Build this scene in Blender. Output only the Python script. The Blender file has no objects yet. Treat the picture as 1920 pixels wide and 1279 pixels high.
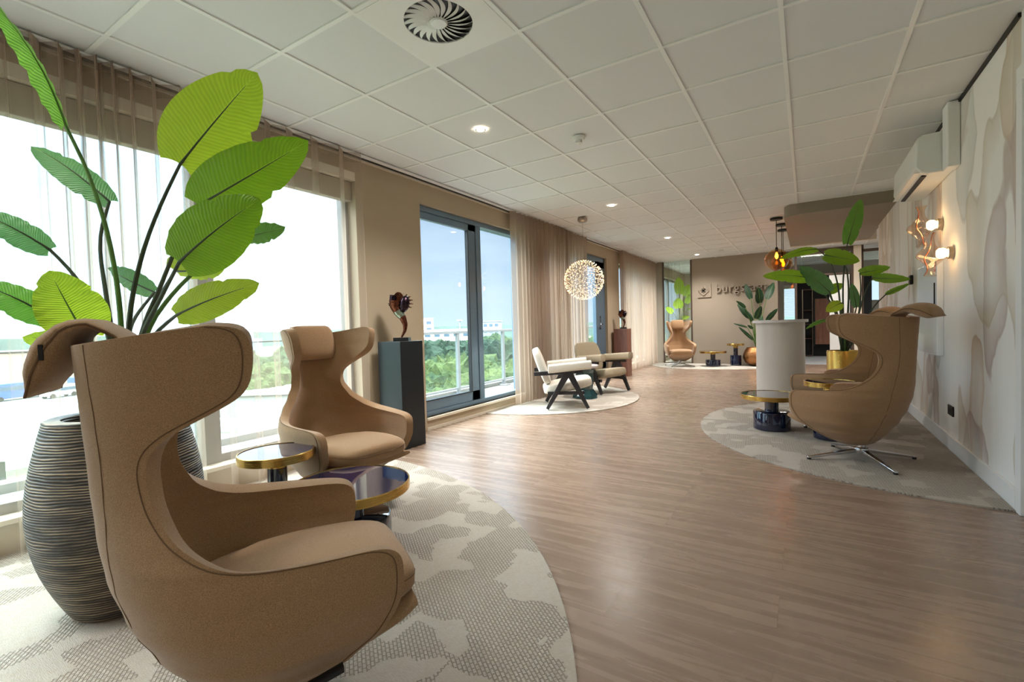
import bpy, bmesh, math, random
import numpy as np
from mathutils import Vector, Matrix, noise
random.seed(7)
sc = bpy.context.scene
COL = sc.collection
PI = math.pi
def R(d): return math.radians(d)

# ------------------------------------------------------------------ camera
cam_d = bpy.data.cameras.new('camera'); cam = bpy.data.objects.new('camera', cam_d); COL.objects.link(cam)
cam_d.sensor_fit = 'HORIZONTAL'; cam_d.sensor_width = 36.0; cam_d.lens = 881.883*36.0/1920.0
cam_d.clip_start = .05; cam_d.clip_end = 2000
YAW, PIT, ROL = -.559659546, -.0305258541, -.0289429308
fw = Vector((math.sin(YAW)*math.cos(PIT), math.cos(YAW)*math.cos(PIT), math.sin(PIT)))
r0 = Vector((math.cos(YAW), -math.sin(YAW), 0)); u0 = r0.cross(fw)
rr = r0*math.cos(ROL)+u0*math.sin(ROL); uu = u0*math.cos(ROL)-r0*math.sin(ROL)
mw = Matrix((( rr.x, uu.x, -fw.x, 3.0969), (rr.y, uu.y, -fw.y, -1.6241), (rr.z, uu.z, -fw.z, 1.09), (0,0,0,1)))
cam.matrix_world = mw
sc.camera = cam
# ------------------------------------------------------------------ colour management
sc.view_settings.view_transform = 'Standard'; sc.view_settings.look = 'None'
sc.view_settings.gamma = 1.0; sc.view_settings.use_curve_mapping = False
sc.view_settings.exposure = EXPOSURE = 1.95
sc.cycles.max_bounces = 12; sc.cycles.diffuse_bounces = 6; sc.cycles.glossy_bounces = 5
sc.cycles.transparent_max_bounces = 32; sc.cycles.transmission_bounces = 8
sc.cycles.caustics_reflective = False; sc.cycles.caustics_refractive = False
sc.cycles.sample_clamp_indirect = 6.0
sc.cycles.use_denoising = True
# ------------------------------------------------------------------ world: bright overcast, brighter overhead than at the horizon
w = bpy.data.worlds.new('sky'); sc.world = w; w.use_nodes = True
nt = w.node_tree; nt.nodes.clear()
def N(t, **k):
    n = nt.nodes.new(t)
    for a, b in k.items():
        if a in n.inputs.keys() if hasattr(n.inputs,'keys') else False: n.inputs[a].default_value = b
        else: setattr(n, a, b)
    return n
tc = N('ShaderNodeTexCoord'); sx = N('ShaderNodeSeparateXYZ'); nt.links.new(tc.outputs['Generated'], sx.inputs[0])
rp = N('ShaderNodeValToRGB'); nt.links.new(sx.outputs['Z'], rp.inputs[0])
e = rp.color_ramp.elements; e[0].position = 0.0; e[0].color = (.23,.285,.35,1); e[1].position = .25; e[1].color = (.125,.17,.24,1)
k = e.new(.42); k.color = (.5,.6,.72,1); k = e.new(.62); k.color = (.95,.98,1,1)
mul = N('ShaderNodeMapRange'); nt.links.new(sx.outputs['Z'], mul.inputs[0])
mul.inputs[1].default_value = .36; mul.inputs[2].default_value = .62; mul.inputs[3].default_value = 1.0; mul.inputs[4].default_value = 9.0
mp = N('ShaderNodeMapping'); mp.inputs['Scale'].default_value = (2.0,2.0,9.0); nt.links.new(tc.outputs['Generated'], mp.inputs[0])
nz = N('ShaderNodeTexNoise'); nz.inputs['Scale'].default_value = 1.6; nz.inputs['Detail'].default_value = 6; nt.links.new(mp.outputs[0], nz.inputs[0])
cl = N('ShaderNodeMapRange'); nt.links.new(nz.outputs[0], cl.inputs[0]); cl.inputs[1].default_value=.42; cl.inputs[2].default_value=.68; cl.inputs[3].default_value=0; cl.inputs[4].default_value=.55
mx = N('ShaderNodeMix'); mx.data_type = 'RGBA'; nt.links.new(cl.outputs[0], mx.inputs[0]); nt.links.new(rp.outputs[0], mx.inputs[6]); mx.inputs[7].default_value=(.24,.28,.33,1)
# sky strength raised towards the left of the room to whiten those windows
az = N('ShaderNodeMapRange'); nt.links.new(sx.outputs['Y'], az.inputs[0])
az.inputs[1].default_value = .60; az.inputs[2].default_value = .71; az.inputs[3].default_value = SKY_LEFT = 3.2; az.inputs[4].default_value = 1.0
m2 = N('ShaderNodeMath', operation='MAXIMUM'); nt.links.new(mul.outputs[0], m2.inputs[0]); nt.links.new(az.outputs[0], m2.inputs[1])
bg = N('ShaderNodeBackground'); nt.links.new(mx.outputs[2], bg.inputs[0]); nt.links.new(m2.outputs[0], bg.inputs[1])
wo = N('ShaderNodeOutputWorld'); nt.links.new(bg.outputs[0], wo.inputs[0])
# ------------------------------------------------------------------ room lights (downlights of the room, plus unseen ones added behind the camera to brighten it)
def area(name, loc, size, power, col=(1,.97,.93), rot=(0,0,0), sy=None, spread=PI, portal=False):
    d = bpy.data.lights.new(name, 'AREA'); d.energy = power; d.color = col; d.size = size; d.spread = spread
    if sy: d.shape = 'RECTANGLE'; d.size_y = sy
    else: d.shape = 'DISK'
    if portal: d.cycles.is_portal = True
    o = bpy.data.objects.new(name, d); COL.objects.link(o); o.location = loc; o.rotation_euler = rot
    return o
YB_=-4.0
W1 = (-3.8,1.29,.18,2.52); D1 = (2.13,4.25,.135,2.43); W2 = (4.9,7.62,.135,2.43); W3 = (8.35,10.95,.15,2.40)
for (a,b,c,d) in (W1,D1,W2,W3):
    area('window_portal', (-.62,(a+b)/2,(c+d)/2), b-a, 1, (1,1,1), (0,-PI/2,0), d-c, portal=True)
for o in list(COL.objects):
    if o.name.startswith('window_portal'): o.data.size, o.data.size_y = o.data.size_y, o.data.size

# ------------------------------------------------------------------ materials
def srgb(c):
    return tuple(((v/255)/12.92 if v/255 <= .04045 else ((v/255+.055)/1.055)**2.4) for v in c)+(1,)
def new_mat(name):
    m = bpy.data.materials.new(name); m.use_nodes = True
    return m, m.node_tree, m.node_tree.nodes['Principled BSDF']
def mat(name, col, rough=.5, metal=0, spec=.5, coat=0, nscale=0, namt=.08, bump=0, bscale=None, emit=None, estr=0, trans=0, ior=1.45, sheen=0, stretch=(1,1,1)):
    m, t, p = new_mat(name); c = srgb(col)
    p.inputs['Base Color'].default_value = c; p.inputs['Roughness'].default_value = rough; p.inputs['Metallic'].default_value = metal
    p.inputs['Specular IOR Level'].default_value = spec; p.inputs['Coat Weight'].default_value = coat; p.inputs['Coat Roughness'].default_value = .04
    p.inputs['Transmission Weight'].default_value = trans; p.inputs['IOR'].default_value = ior; p.inputs['Sheen Weight'].default_value = sheen
    if emit: p.inputs['Emission Color'].default_value = srgb(emit); p.inputs['Emission Strength'].default_value = estr
    if nscale or bump:
        tc = t.nodes.new('ShaderNodeTexCoord'); mp = t.nodes.new('ShaderNodeMapping'); mp.inputs['Scale'].default_value = stretch
        t.links.new(tc.outputs['Object'], mp.inputs[0])
        nz = t.nodes.new('ShaderNodeTexNoise'); nz.inputs['Scale'].default_value = nscale or bscale; nz.inputs['Detail'].default_value = 4
        t.links.new(mp.outputs[0], nz.inputs[0])
        if nscale:
            mr = t.nodes.new('ShaderNodeMapRange'); t.links.new(nz.outputs[0], mr.inputs[0])
            mr.inputs[1].default_value=.3; mr.inputs[2].default_value=.7; mr.inputs[3].default_value = 1-namt; mr.inputs[4].default_value = 1+namt
            mx = t.nodes.new('ShaderNodeVectorMath'); mx.operation = 'SCALE'; mx.inputs[0].default_value = c[:3]; t.links.new(mr.outputs[0], mx.inputs['Scale'])
            t.links.new(mx.outputs[0], p.inputs['Base Color'])
        if bump:
            n2 = t.nodes.new('ShaderNodeTexNoise'); n2.inputs['Scale'].default_value = bscale or nscale; n2.inputs['Detail'].default_value = 3; t.links.new(mp.outputs[0], n2.inputs[0])
            b = t.nodes.new('ShaderNodeBump'); b.inputs['Strength'].default_value = bump; b.inputs['Distance'].default_value = .002
            t.links.new(n2.outputs[0], b.inputs['Height']); t.links.new(b.outputs[0], p.inputs['Normal'])
    return m
class NT:
    def __init__(s, t): s.t = t
    def n(s, typ, ins=None, **k):
        n = s.t.nodes.new(typ)
        for a, b in k.items(): setattr(n, a, b)
        for a, b in (ins or {}).items():
            if hasattr(b, 'is_output') or isinstance(b, bpy.types.NodeSocket): s.t.links.new(b, n.inputs[a])
            else: n.inputs[a].default_value = b
        return n
    def math(s, op, a, b=0, c=0): return s.n('ShaderNodeMath', {0:a,1:b,2:c}, operation=op).outputs[0]
    def mr(s, v, a, b, c, d): return s.n('ShaderNodeMapRange', {0:v,1:a,2:b,3:c,4:d}).outputs[0]
    def mix(s, f, a, b, blend='MIX'): return s.n('ShaderNodeMix', {0:f,6:a,7:b}, data_type='RGBA', blend_type=blend).outputs[2]
    def obj(s, scale=(1,1,1)): return s.n('ShaderNodeMapping', {0:s.n('ShaderNodeTexCoord').outputs['Object'],3:scale}).outputs[0]
    def noise(s, v, sc, det=4, rough=.5, dist=0): return s.n('ShaderNodeTexNoise', {'Vector':v,'Scale':sc,'Detail':det,'Roughness':rough,'Distortion':dist}).outputs[0]
    def bump(s, h, st, d): return s.n('ShaderNodeBump', {'Height':h,'Strength':st,'Distance':d}).outputs[0]

def fabric_mat():
    m, t, p = new_mat('tan_wool'); q = NT(t); v = q.obj()
    a = q.noise(v, 400, 3, .7); b = q.noise(v, 28, 3)
    f = q.mr(a, .30, .70, 0, 1)
    c = q.mix(f, srgb((130,98,68)), srgb((184,150,115)))
    c2 = q.mix(q.mr(b,.3,.7,0,.35), c, srgb((156,121,86)))
    t.links.new(c2, p.inputs['Base Color']); p.inputs['Roughness'].default_value = .95; p.inputs['Specular IOR Level'].default_value = .15
    p.inputs['Sheen Weight'].default_value = .25
    t.links.new(q.bump(a, .35, .0015), p.inputs['Normal'])
    return m
def cream_mat(name, c1, c2):
    m, t, p = new_mat(name); q = NT(t); v = q.obj()
    a = q.noise(v, 220, 3, .6)
    t.links.new(q.mix(q.mr(a,.35,.65,0,1), srgb(c1), srgb(c2)), p.inputs['Base Color']); p.inputs['Roughness'].default_value = .95
    t.links.new(q.bump(a, .4, .002), p.inputs['Normal']); return m
def floor_mat():
    m, t, p = new_mat('oak_vinyl_planks'); q = NT(t)
    co = q.n('ShaderNodeTexCoord').outputs['Object']
    br = q.n('ShaderNodeTexBrick', {'Vector':co,'Color1':(0,0,0,1),'Color2':(1,1,1,1),'Mortar':(.5,.5,.5,1),'Scale':1.0,'Mortar Size':.0012,'Mortar Smooth':.1,'Bias':0.0,'Brick Width':1.5,'Row Height':.23}, offset=.37, offset_frequency=2)
    cell = br.outputs['Color']; fac = br.outputs['Fac']
    sep = q.n('ShaderNodeSeparateColor', {0:cell}).outputs[0]
    off = q.n('ShaderNodeCombineXYZ', {0:q.math('MULTIPLY',sep,13.0),1:q.math('MULTIPLY',sep,7.0)}).outputs[0]
    v = q.n('ShaderNodeVectorMath', {0:co,1:off}, operation='ADD').outputs[0]
    v1 = q.n('ShaderNodeMapping', {0:v,3:(1.1,15,1)}).outputs[0]
    v2 = q.n('ShaderNodeMapping', {0:v,3:(5,120,1)}).outputs[0]
    g1 = q.noise(v1, 1.2, 5, .55, .6); g2 = q.noise(v2, 1.0, 3)
    a = q.mix(q.mr(g1,.32,.68,0,1), srgb((128,106,90)), srgb((154,131,113)))
    b = q.mix(q.mr(g2,.3,.7,0,.12), a, srgb((122,101,86)))
    c = q.mix(q.mr(sep,0,1,0,.22), b, srgb((136,115,99)))
    d = q.mix(q.math('MULTIPLY',fac,.5), c, srgb((84,66,54)))
    t.links.new(d, p.inputs['Base Color'])
    t.links.new(q.mr(g1,.3,.7,.22,.32), p.inputs['Roughness']); p.inputs['Specular IOR Level'].default_value = .65
    t.links.new(q.bump(g2, .10, .001), p.inputs['Normal'])
    return m
def rug_mat(name, base, dark, fine=False):
    m, t, p = new_mat(name); q = NT(t); co = q.n('ShaderNodeTexCoord').outputs['Object']
    wv = q.n('ShaderNodeVectorMath', {0:co,1:q.n('ShaderNodeVectorMath',{0:q.n('ShaderNodeTexNoise',{'Vector':co,'Scale':6.0,'Detail':3}).outputs['Color'],'Scale':.03},operation='SCALE').outputs[0]}, operation='ADD').outputs[0]
    vo = q.n('ShaderNodeTexVoronoi', {'Vector':wv,'Scale':6.5,'Randomness':1.0}, feature='F1', distance='CHEBYCHEV')
    cid = q.n('ShaderNodeSeparateColor', {0:vo.outputs['Color']}).outputs[0]
    coarse = q.math('GREATER_THAN', cid, .42)
    # rows of loops
    rot = q.n('ShaderNodeMapping', {0:co,2:(0,0,R(38))}).outputs[0]
    loops = q.n('ShaderNodeTexBrick', {'Vector':rot,'Color1':(1,1,1,1),'Color2':(.75,.75,.75,1),'Mortar':(.10,.10,.10,1),'Scale':1.0,'Mortar Size':.0034,'Mortar Smooth':1.0,'Bias':0.,'Brick Width':.024,'Row Height':.013}, offset=.5).outputs['Color']
    lp = q.n('ShaderNodeSeparateColor', {0:loops}).outputs[0]
    jit = q.noise(co, 190, 2)
    loop = q.math('MULTIPLY', lp, q.mr(jit,.3,.6,.55,1.15))
    plain = q.mr(q.noise(q.n('ShaderNodeMapping',{0:co,2:(0,0,R(-20)),3:(60,420,1)}).outputs[0], 1.0, 3), .2,.8,.55,1.0)
    h = q.n('ShaderNodeMix', {0:coarse,2:plain,3:loop}, data_type='FLOAT').outputs[0]
    c = q.mix(q.mr(h,.15,.9,0,1), srgb(dark), srgb(base))
    c = q.mix(q.mr(q.noise(co,45,2),.4,.7,0,.18), c, srgb((168,146,124)))
    t.links.new(c, p.inputs['Base Color']); p.inputs['Roughness'].default_value = 1.0; p.inputs['Specular IOR Level'].default_value = .1
    t.links.new(q.bump(h, .75, .006), p.inputs['Normal'])
    return m
def mural_mat():
    m, t, p = new_mat('agate_mural_paper'); q = NT(t); co = q.n('ShaderNodeTexCoord').outputs['Object']
    col = srgb((238,236,231))
    warp = q.n('ShaderNodeVectorMath',{0:q.n('ShaderNodeTexNoise',{'Vector':co,'Scale':1.1,'Detail':4,'Roughness':.5}).outputs['Color'],'Scale':.35},operation='SCALE').outputs[0]
    for i,(off,sy,sz,tint,lo,wd,amt) in enumerate([((0,0,0),1.15,.40,(202,196,186),.53,.13,.9),((3,7,2),1.4,.5,(206,208,204),.55,.11,.8),((9,1,5),1.7,.55,(210,188,166),.60,.07,.9),((5,4,9),1.1,.4,(186,168,164),.63,.05,.8),((2,8,4),1.3,.6,(204,196,178),.56,.10,.8)]):
        v = q.n('ShaderNodeVectorMath',{0:co,1:off},operation='ADD').outputs[0]
        v = q.n('ShaderNodeVectorMath',{0:v,1:warp},operation='ADD').outputs[0]
        v = q.n('ShaderNodeMapping',{0:v,3:(1,sy,sz)}).outputs[0]
        n = q.noise(v, 1.0, 1.2, .4)
        f = q.mr(n, lo, lo+.006, 0, 1); fade = q.mr(n, lo, lo+wd, 1, .12)
        line = q.math('MULTIPLY', f, q.mr(n, lo, lo+.012, .38, 0))
        col = q.mix(q.math('MULTIPLY', q.math('MULTIPLY', f, fade), amt), col, srgb(tint))
        col = q.mix(line, col, srgb((168,146,122)))
    vs = q.noise(q.n('ShaderNodeMapping',{0:co,3:(1,26,.9)}).outputs[0], 1.0, 3)
    col = q.mix(q.mr(vs,.4,.75,0,.05), col, srgb((188,180,168)))
    t.links.new(col, p.inputs['Base Color']); p.inputs['Roughness'].default_value = .75; p.inputs['Specular IOR Level'].default_value = .2
    return m
def sheer_mat(name, col, a0, a1, tl=.5):
    m = bpy.data.materials.new(name); m.use_nodes = True; t = m.node_tree; t.nodes.clear(); q = NT(t)
    lw = q.n('ShaderNodeLayerWeight', {'Blend':.5}).outputs['Facing']
    f = q.mr(q.math('POWER', lw, 2.2), 0, .85, a0, a1)
    wv = q.noise(q.obj((1,260,3)), 1.0, 2)
    f = q.math('MULTIPLY', f, q.mr(wv,.3,.7,.93,1.07))
    di = q.n('ShaderNodeBsdfDiffuse', {0:srgb(col)}).outputs[0]; tr = q.n('ShaderNodeBsdfTranslucent', {0:srgb(col)}).outputs[0]
    s = q.n('ShaderNodeMixShader', {0:tl,1:di,2:tr}).outputs[0]
    s2 = q.n('ShaderNodeMixShader', {0:f,1:q.n('ShaderNodeBsdfTransparent').outputs[0],2:s}).outputs[0]
    q.n('ShaderNodeOutputMaterial', {0:s2}); return m
def pane_mat(name='clear_pane', tint=(.93,.97,.96,1), refl=1.0):
    m = bpy.data.materials.new(name); m.use_nodes = True; t = m.node_tree; t.nodes.clear(); q = NT(t)
    lw = q.n('ShaderNodeLayerWeight', {'Blend':.5}).outputs['Facing']
    fr = q.math('MULTIPLY', q.math('ADD', .02, q.math('MULTIPLY', q.math('POWER', lw, 5.0), .9)), refl)
    s = q.n('ShaderNodeMixShader', {0:fr,1:q.n('ShaderNodeBsdfTransparent',{0:tint}).outputs[0],2:q.n('ShaderNodeBsdfGlossy',{'Roughness':.01}).outputs[0]}).outputs[0]
    q.n('ShaderNodeOutputMaterial', {0:s}); return m
def leaf_mat(name, c1, c2, tlc, tl=.45):
    m = bpy.data.materials.new(name); m.use_nodes = True; t = m.node_tree; t.nodes.clear(); q = NT(t)
    uv = q.n('ShaderNodeTexCoord').outputs['UV']
    sp = q.n('ShaderNodeSeparateXYZ', {0:uv})
    vv = q.math('ADD', q.math('MULTIPLY', sp.outputs[1], 30.0), q.math('MULTIPLY', q.math('ABSOLUTE', q.math('SUBTRACT', sp.outputs[0], .5)), -9.0))
    nz = q.noise(q.obj(), 14, 3)
    ph = q.math('ADD', vv, q.math('MULTIPLY', nz, 1.2))
    wvn = q.math('SINE', q.math('MULTIPLY', ph, 6.283))
    ribs = q.mr(wvn, -1, 1, 0, 1)
    mid = q.mr(q.math('ABSOLUTE', q.math('SUBTRACT', sp.outputs[0], .5)), 0, .035, 1, 0)
    c = q.mix(q.mr(nz,.35,.65,0,.5), srgb(c1), srgb(c2))
    c = q.mix(q.math('MULTIPLY',ribs,.22), c, srgb(tuple(int(v*.6) for v in c1)))
    c = q.mix(q.math('MULTIPLY',mid,.8), c, srgb((172,206,92)))
    b = q.bump(ribs, .5, .003)
    p = q.n('ShaderNodeBsdfPrincipled', {'Base Color':c,'Roughness':.42,'Normal':b})
    tr = q.n('ShaderNodeBsdfTranslucent', {0:q.mix(q.math('MULTIPLY',ribs,.25), srgb(tlc), srgb(tuple(int(v*.7) for v in tlc))),'Normal':b}).outputs[0]
    s = q.n('ShaderNodeMixShader', {0:tl,1:p.outputs[0],2:tr}).outputs[0]
    q.n('ShaderNodeOutputMaterial', {0:s}); return m
def ribbed_pot_mat():
    m, t, p = new_mat('ribbed_black_fibre'); q = NT(t); co = q.n('ShaderNodeTexCoord').outputs['Object']
    z = q.n('ShaderNodeSeparateXYZ', {0:co}).outputs[2]
    nz = q.noise(q.n('ShaderNodeMapping',{0:co,3:(3,3,10)}).outputs[0], 1.0, 3)
    ph = q.math('ADD', q.math('MULTIPLY', z, 96.0), q.math('MULTIPLY', nz, 3.2))
    s = q.mr(q.math('SINE', q.math('MULTIPLY', ph, 6.283)), -1, 1, 0, 1)
    wear = q.mr(q.noise(q.n('ShaderNodeMapping',{0:co,3:(5,5,30)}).outputs[0], 1.3, 4), .38,.62,.15,1)
    c = q.mix(q.math('MULTIPLY', q.math('POWER', s, 2.0), wear), srgb((34,30,28)), srgb((186,164,132)))
    t.links.new(c, p.inputs['Base Color']); p.inputs['Roughness'].default_value = .55
    t.links.new(q.bump(s, 1.0, .006), p.inputs['Normal']); return m
def brushed(name, col, rough, sc=(1,1,40), bump=.2, metal=1.0, amt=.12):
    m, t, p = new_mat(name); q = NT(t); n = q.noise(q.obj(sc), 6, 4)
    c = srgb(col); d = tuple(v*(1-amt*2) for v in c[:3])+(1,)
    t.links.new(q.mix(q.mr(n,.3,.7,0,1), d, c), p.inputs['Base Color']); p.inputs['Metallic'].default_value = metal
    t.links.new(q.mr(n,.3,.7,rough*.8,rough*1.25), p.inputs['Roughness'])
    if bump: t.links.new(q.bump(n, bump, .003), p.inputs['Normal'])
    return m
def wood(name, c1, c2, rough=.4, sc=(30,30,1.5)):
    m, t, p = new_mat(name); q = NT(t); n = q.noise(q.obj(sc), 1.5, 5, .6, .8)
    t.links.new(q.mix(q.mr(n,.3,.7,0,1), srgb(c1), srgb(c2)), p.inputs['Base Color']); p.inputs['Roughness'].default_value = rough
    return m
def tree_mat(name, c1, c2):
    m, t, p = new_mat(name); q = NT(t); v = q.obj()
    a = q.noise(v, 3.5, 6, .75); b = q.noise(v, .7, 2)
    c = q.mix(q.mr(a,.36,.62,0,1), srgb(c1), srgb(c2))
    t.links.new(q.mix(q.mr(b,.4,.6,0,.4), c, srgb(c1)), p.inputs['Base Color']); p.inputs['Roughness'].default_value = .9; p.inputs['Specular IOR Level'].default_value=.1
    t.links.new(q.bump(a, 1.0, .35), p.inputs['Normal']); return m

FAB = fabric_mat(); SEAM = mat('stitch_thread',(112,84,60),.9)
FLOOR = floor_mat(); RUG = rug_mat('loop_pile_rug',(188,180,169),(142,133,122)); RUG2 = rug_mat('pale_rug',(206,199,188),(176,167,154))
MURAL = mural_mat(); SHEER = sheer_mat('sheer_taupe',(196,178,162),.22,.88,.50); DRAPE = sheer_mat('dense_taupe',(188,168,150),.70,.97,.26)
TANWALL = mat('beige_paint',(176,160,136),.85,nscale=3,namt=.02,bump=.1,bscale=250)
GREYTAN = mat('taupe_paint',(150,138,122),.8,nscale=3,namt=.02)
TILE = mat('ceiling_tile',(220,222,222),.95,nscale=180,namt=.02,bump=.15,bscale=400)
GRID = mat('ceiling_rail',(232,234,232),.4); WHITE = mat('white_gloss_paint',(232,232,230),.45,nscale=4,namt=.01)
WHITEM = mat('white_enamel',(224,226,224),.32,nscale=5,namt=.01); CREAM = mat('cream_sill',(222,212,194),.5,nscale=4,namt=.02)
BLACK = mat('black_profile',(22,22,24),.5); BLUEGREY = mat('blue_grey_aluminium',(104,126,144),.35,.35,nscale=6,namt=.05)
GREYFR = mat('grey_aluminium',(120,118,114),.4,.2,nscale=6,namt=.04); GASKET = mat('gasket',(30,34,38),.6)
PANE = pane_mat(); PANEB = pane_mat('balcony_pane',(.88,.94,.93,1),.8)
CHROME = mat('polished_chrome',(205,205,208),.09,1,nscale=9,namt=.03); BRASS = brushed('brushed_brass',(214,176,98),.24,(1,1,30),.05)
NAVY = mat('navy_lacquer',(10,22,52),.07,0,.6,coat=1,nscale=3,namt=.05); NAVYTOP = mat('navy_glass_top',(8,20,62),.03,0,.7,coat=1,nscale=2,namt=.05)
LIME = leaf_mat('lime_leaf',(134,166,50),(168,196,78),(206,236,60),.55); MIDG = leaf_mat('mid_leaf',(100,144,44),(124,168,58),(158,206,40),.5)
DEEPG = leaf_mat('deep_leaf',(84,138,62),(110,164,76),(134,196,72),.42); GREYG = leaf_mat('grey_green_leaf',(74,126,82),(104,152,96),(130,184,110),.4)
DARKG = leaf_mat('dark_leaf',(22,60,34),(32,78,44),(36,84,38),.12)
TONES = [LIME,MIDG,DEEPG,GREYG,DARKG]
STEM = mat('dark_stem',(58,70,48),.5,nscale=30,namt=.2); STEMG = mat('green_stem',(84,124,52),.45,nscale=20,namt=.15)
RIBPOT = ribbed_pot_mat(); POTIN = mat('pot_inside',(38,36,40),.6); SOIL = mat('bark_soil',(62,40,28),1,nscale=60,namt=.4,bump=1,bscale=60)
COPPOT = brushed('hammered_copper',(176,122,78),.32,(3,3,34),.9); GOLDPOT = brushed('gold_lacquer',(208,166,84),.3,(2,2,2),.0,1,.03)
PEDB = mat('satin_black_lacquer',(24,29,33),.28,0,.5,nscale=3,namt=.04); PEDW = wood('red_brown_oak',(104,66,54),(138,94,78),.35)
COPPER = brushed('patinated_copper',(126,76,58),.3,(8,8,8),.4,1,.35); SILVERG = brushed('green_silver',(150,164,146),.28,(9,9,9),.2); PLUM = brushed('dark_bronze',(64,50,58),.28,(7,7,7),.3,1,.25)
CRM = cream_mat('cream_boucle',(206,198,184),(232,226,214)); CRMD = cream_mat('sand_boucle',(168,154,130),(190,176,152))
DKWOOD = wood('ebonised_oak',(26,26,30),(44,42,46),.45); TEAL = mat('teal_glass',(14,74,80),.06,0,.6,coat=1,trans=.35,nscale=5,namt=.15)
PALESTONE = mat('pale_stone',(214,206,208),.25,nscale=8,namt=.05)
COUNTER = mat('stone_grey_lacquer',(206,202,194),.3,nscale=3,namt=.02); COUNTERT = mat('pale_grey_worktop',(214,212,212),.2,nscale=3,namt=.02)
SOFFIT = mat('soffit_paint',(142,132,118),.8,nscale=2,namt=.02)
BULBW = mat('warm_led',(255,226,190),.4,emit=(255,190,120),estr=1.3); LAMPW = mat('downlight_led',(255,250,240),.4,emit=(255,236,210),estr=14)
LAMPH = mat('lit_bulb',(255,236,200),.4,emit=(255,206,140),estr=7); AMBERL = mat('amber_filament',(255,170,60),.4,emit=(255,140,30),estr=9)
STRIPL = mat('lit_strip',(255,244,230),.4,emit=(255,238,215),estr=9)
WIRE = mat('steel_wire',(150,142,132),.35,.9); NICKEL = mat('brushed_nickel',(168,156,142),.3,1,nscale=20,namt=.08)
def tintglass(name,tint,refl=1.4):
    return pane_mat(name,tint,refl)
AMBERG = tintglass('amber_glass',(.90,.70,.46,1)); PINKG = tintglass('rose_glass',(.96,.84,.75,1),2.6)
BLINDM = mat('roller_blind',(168,156,140),.8)

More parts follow.
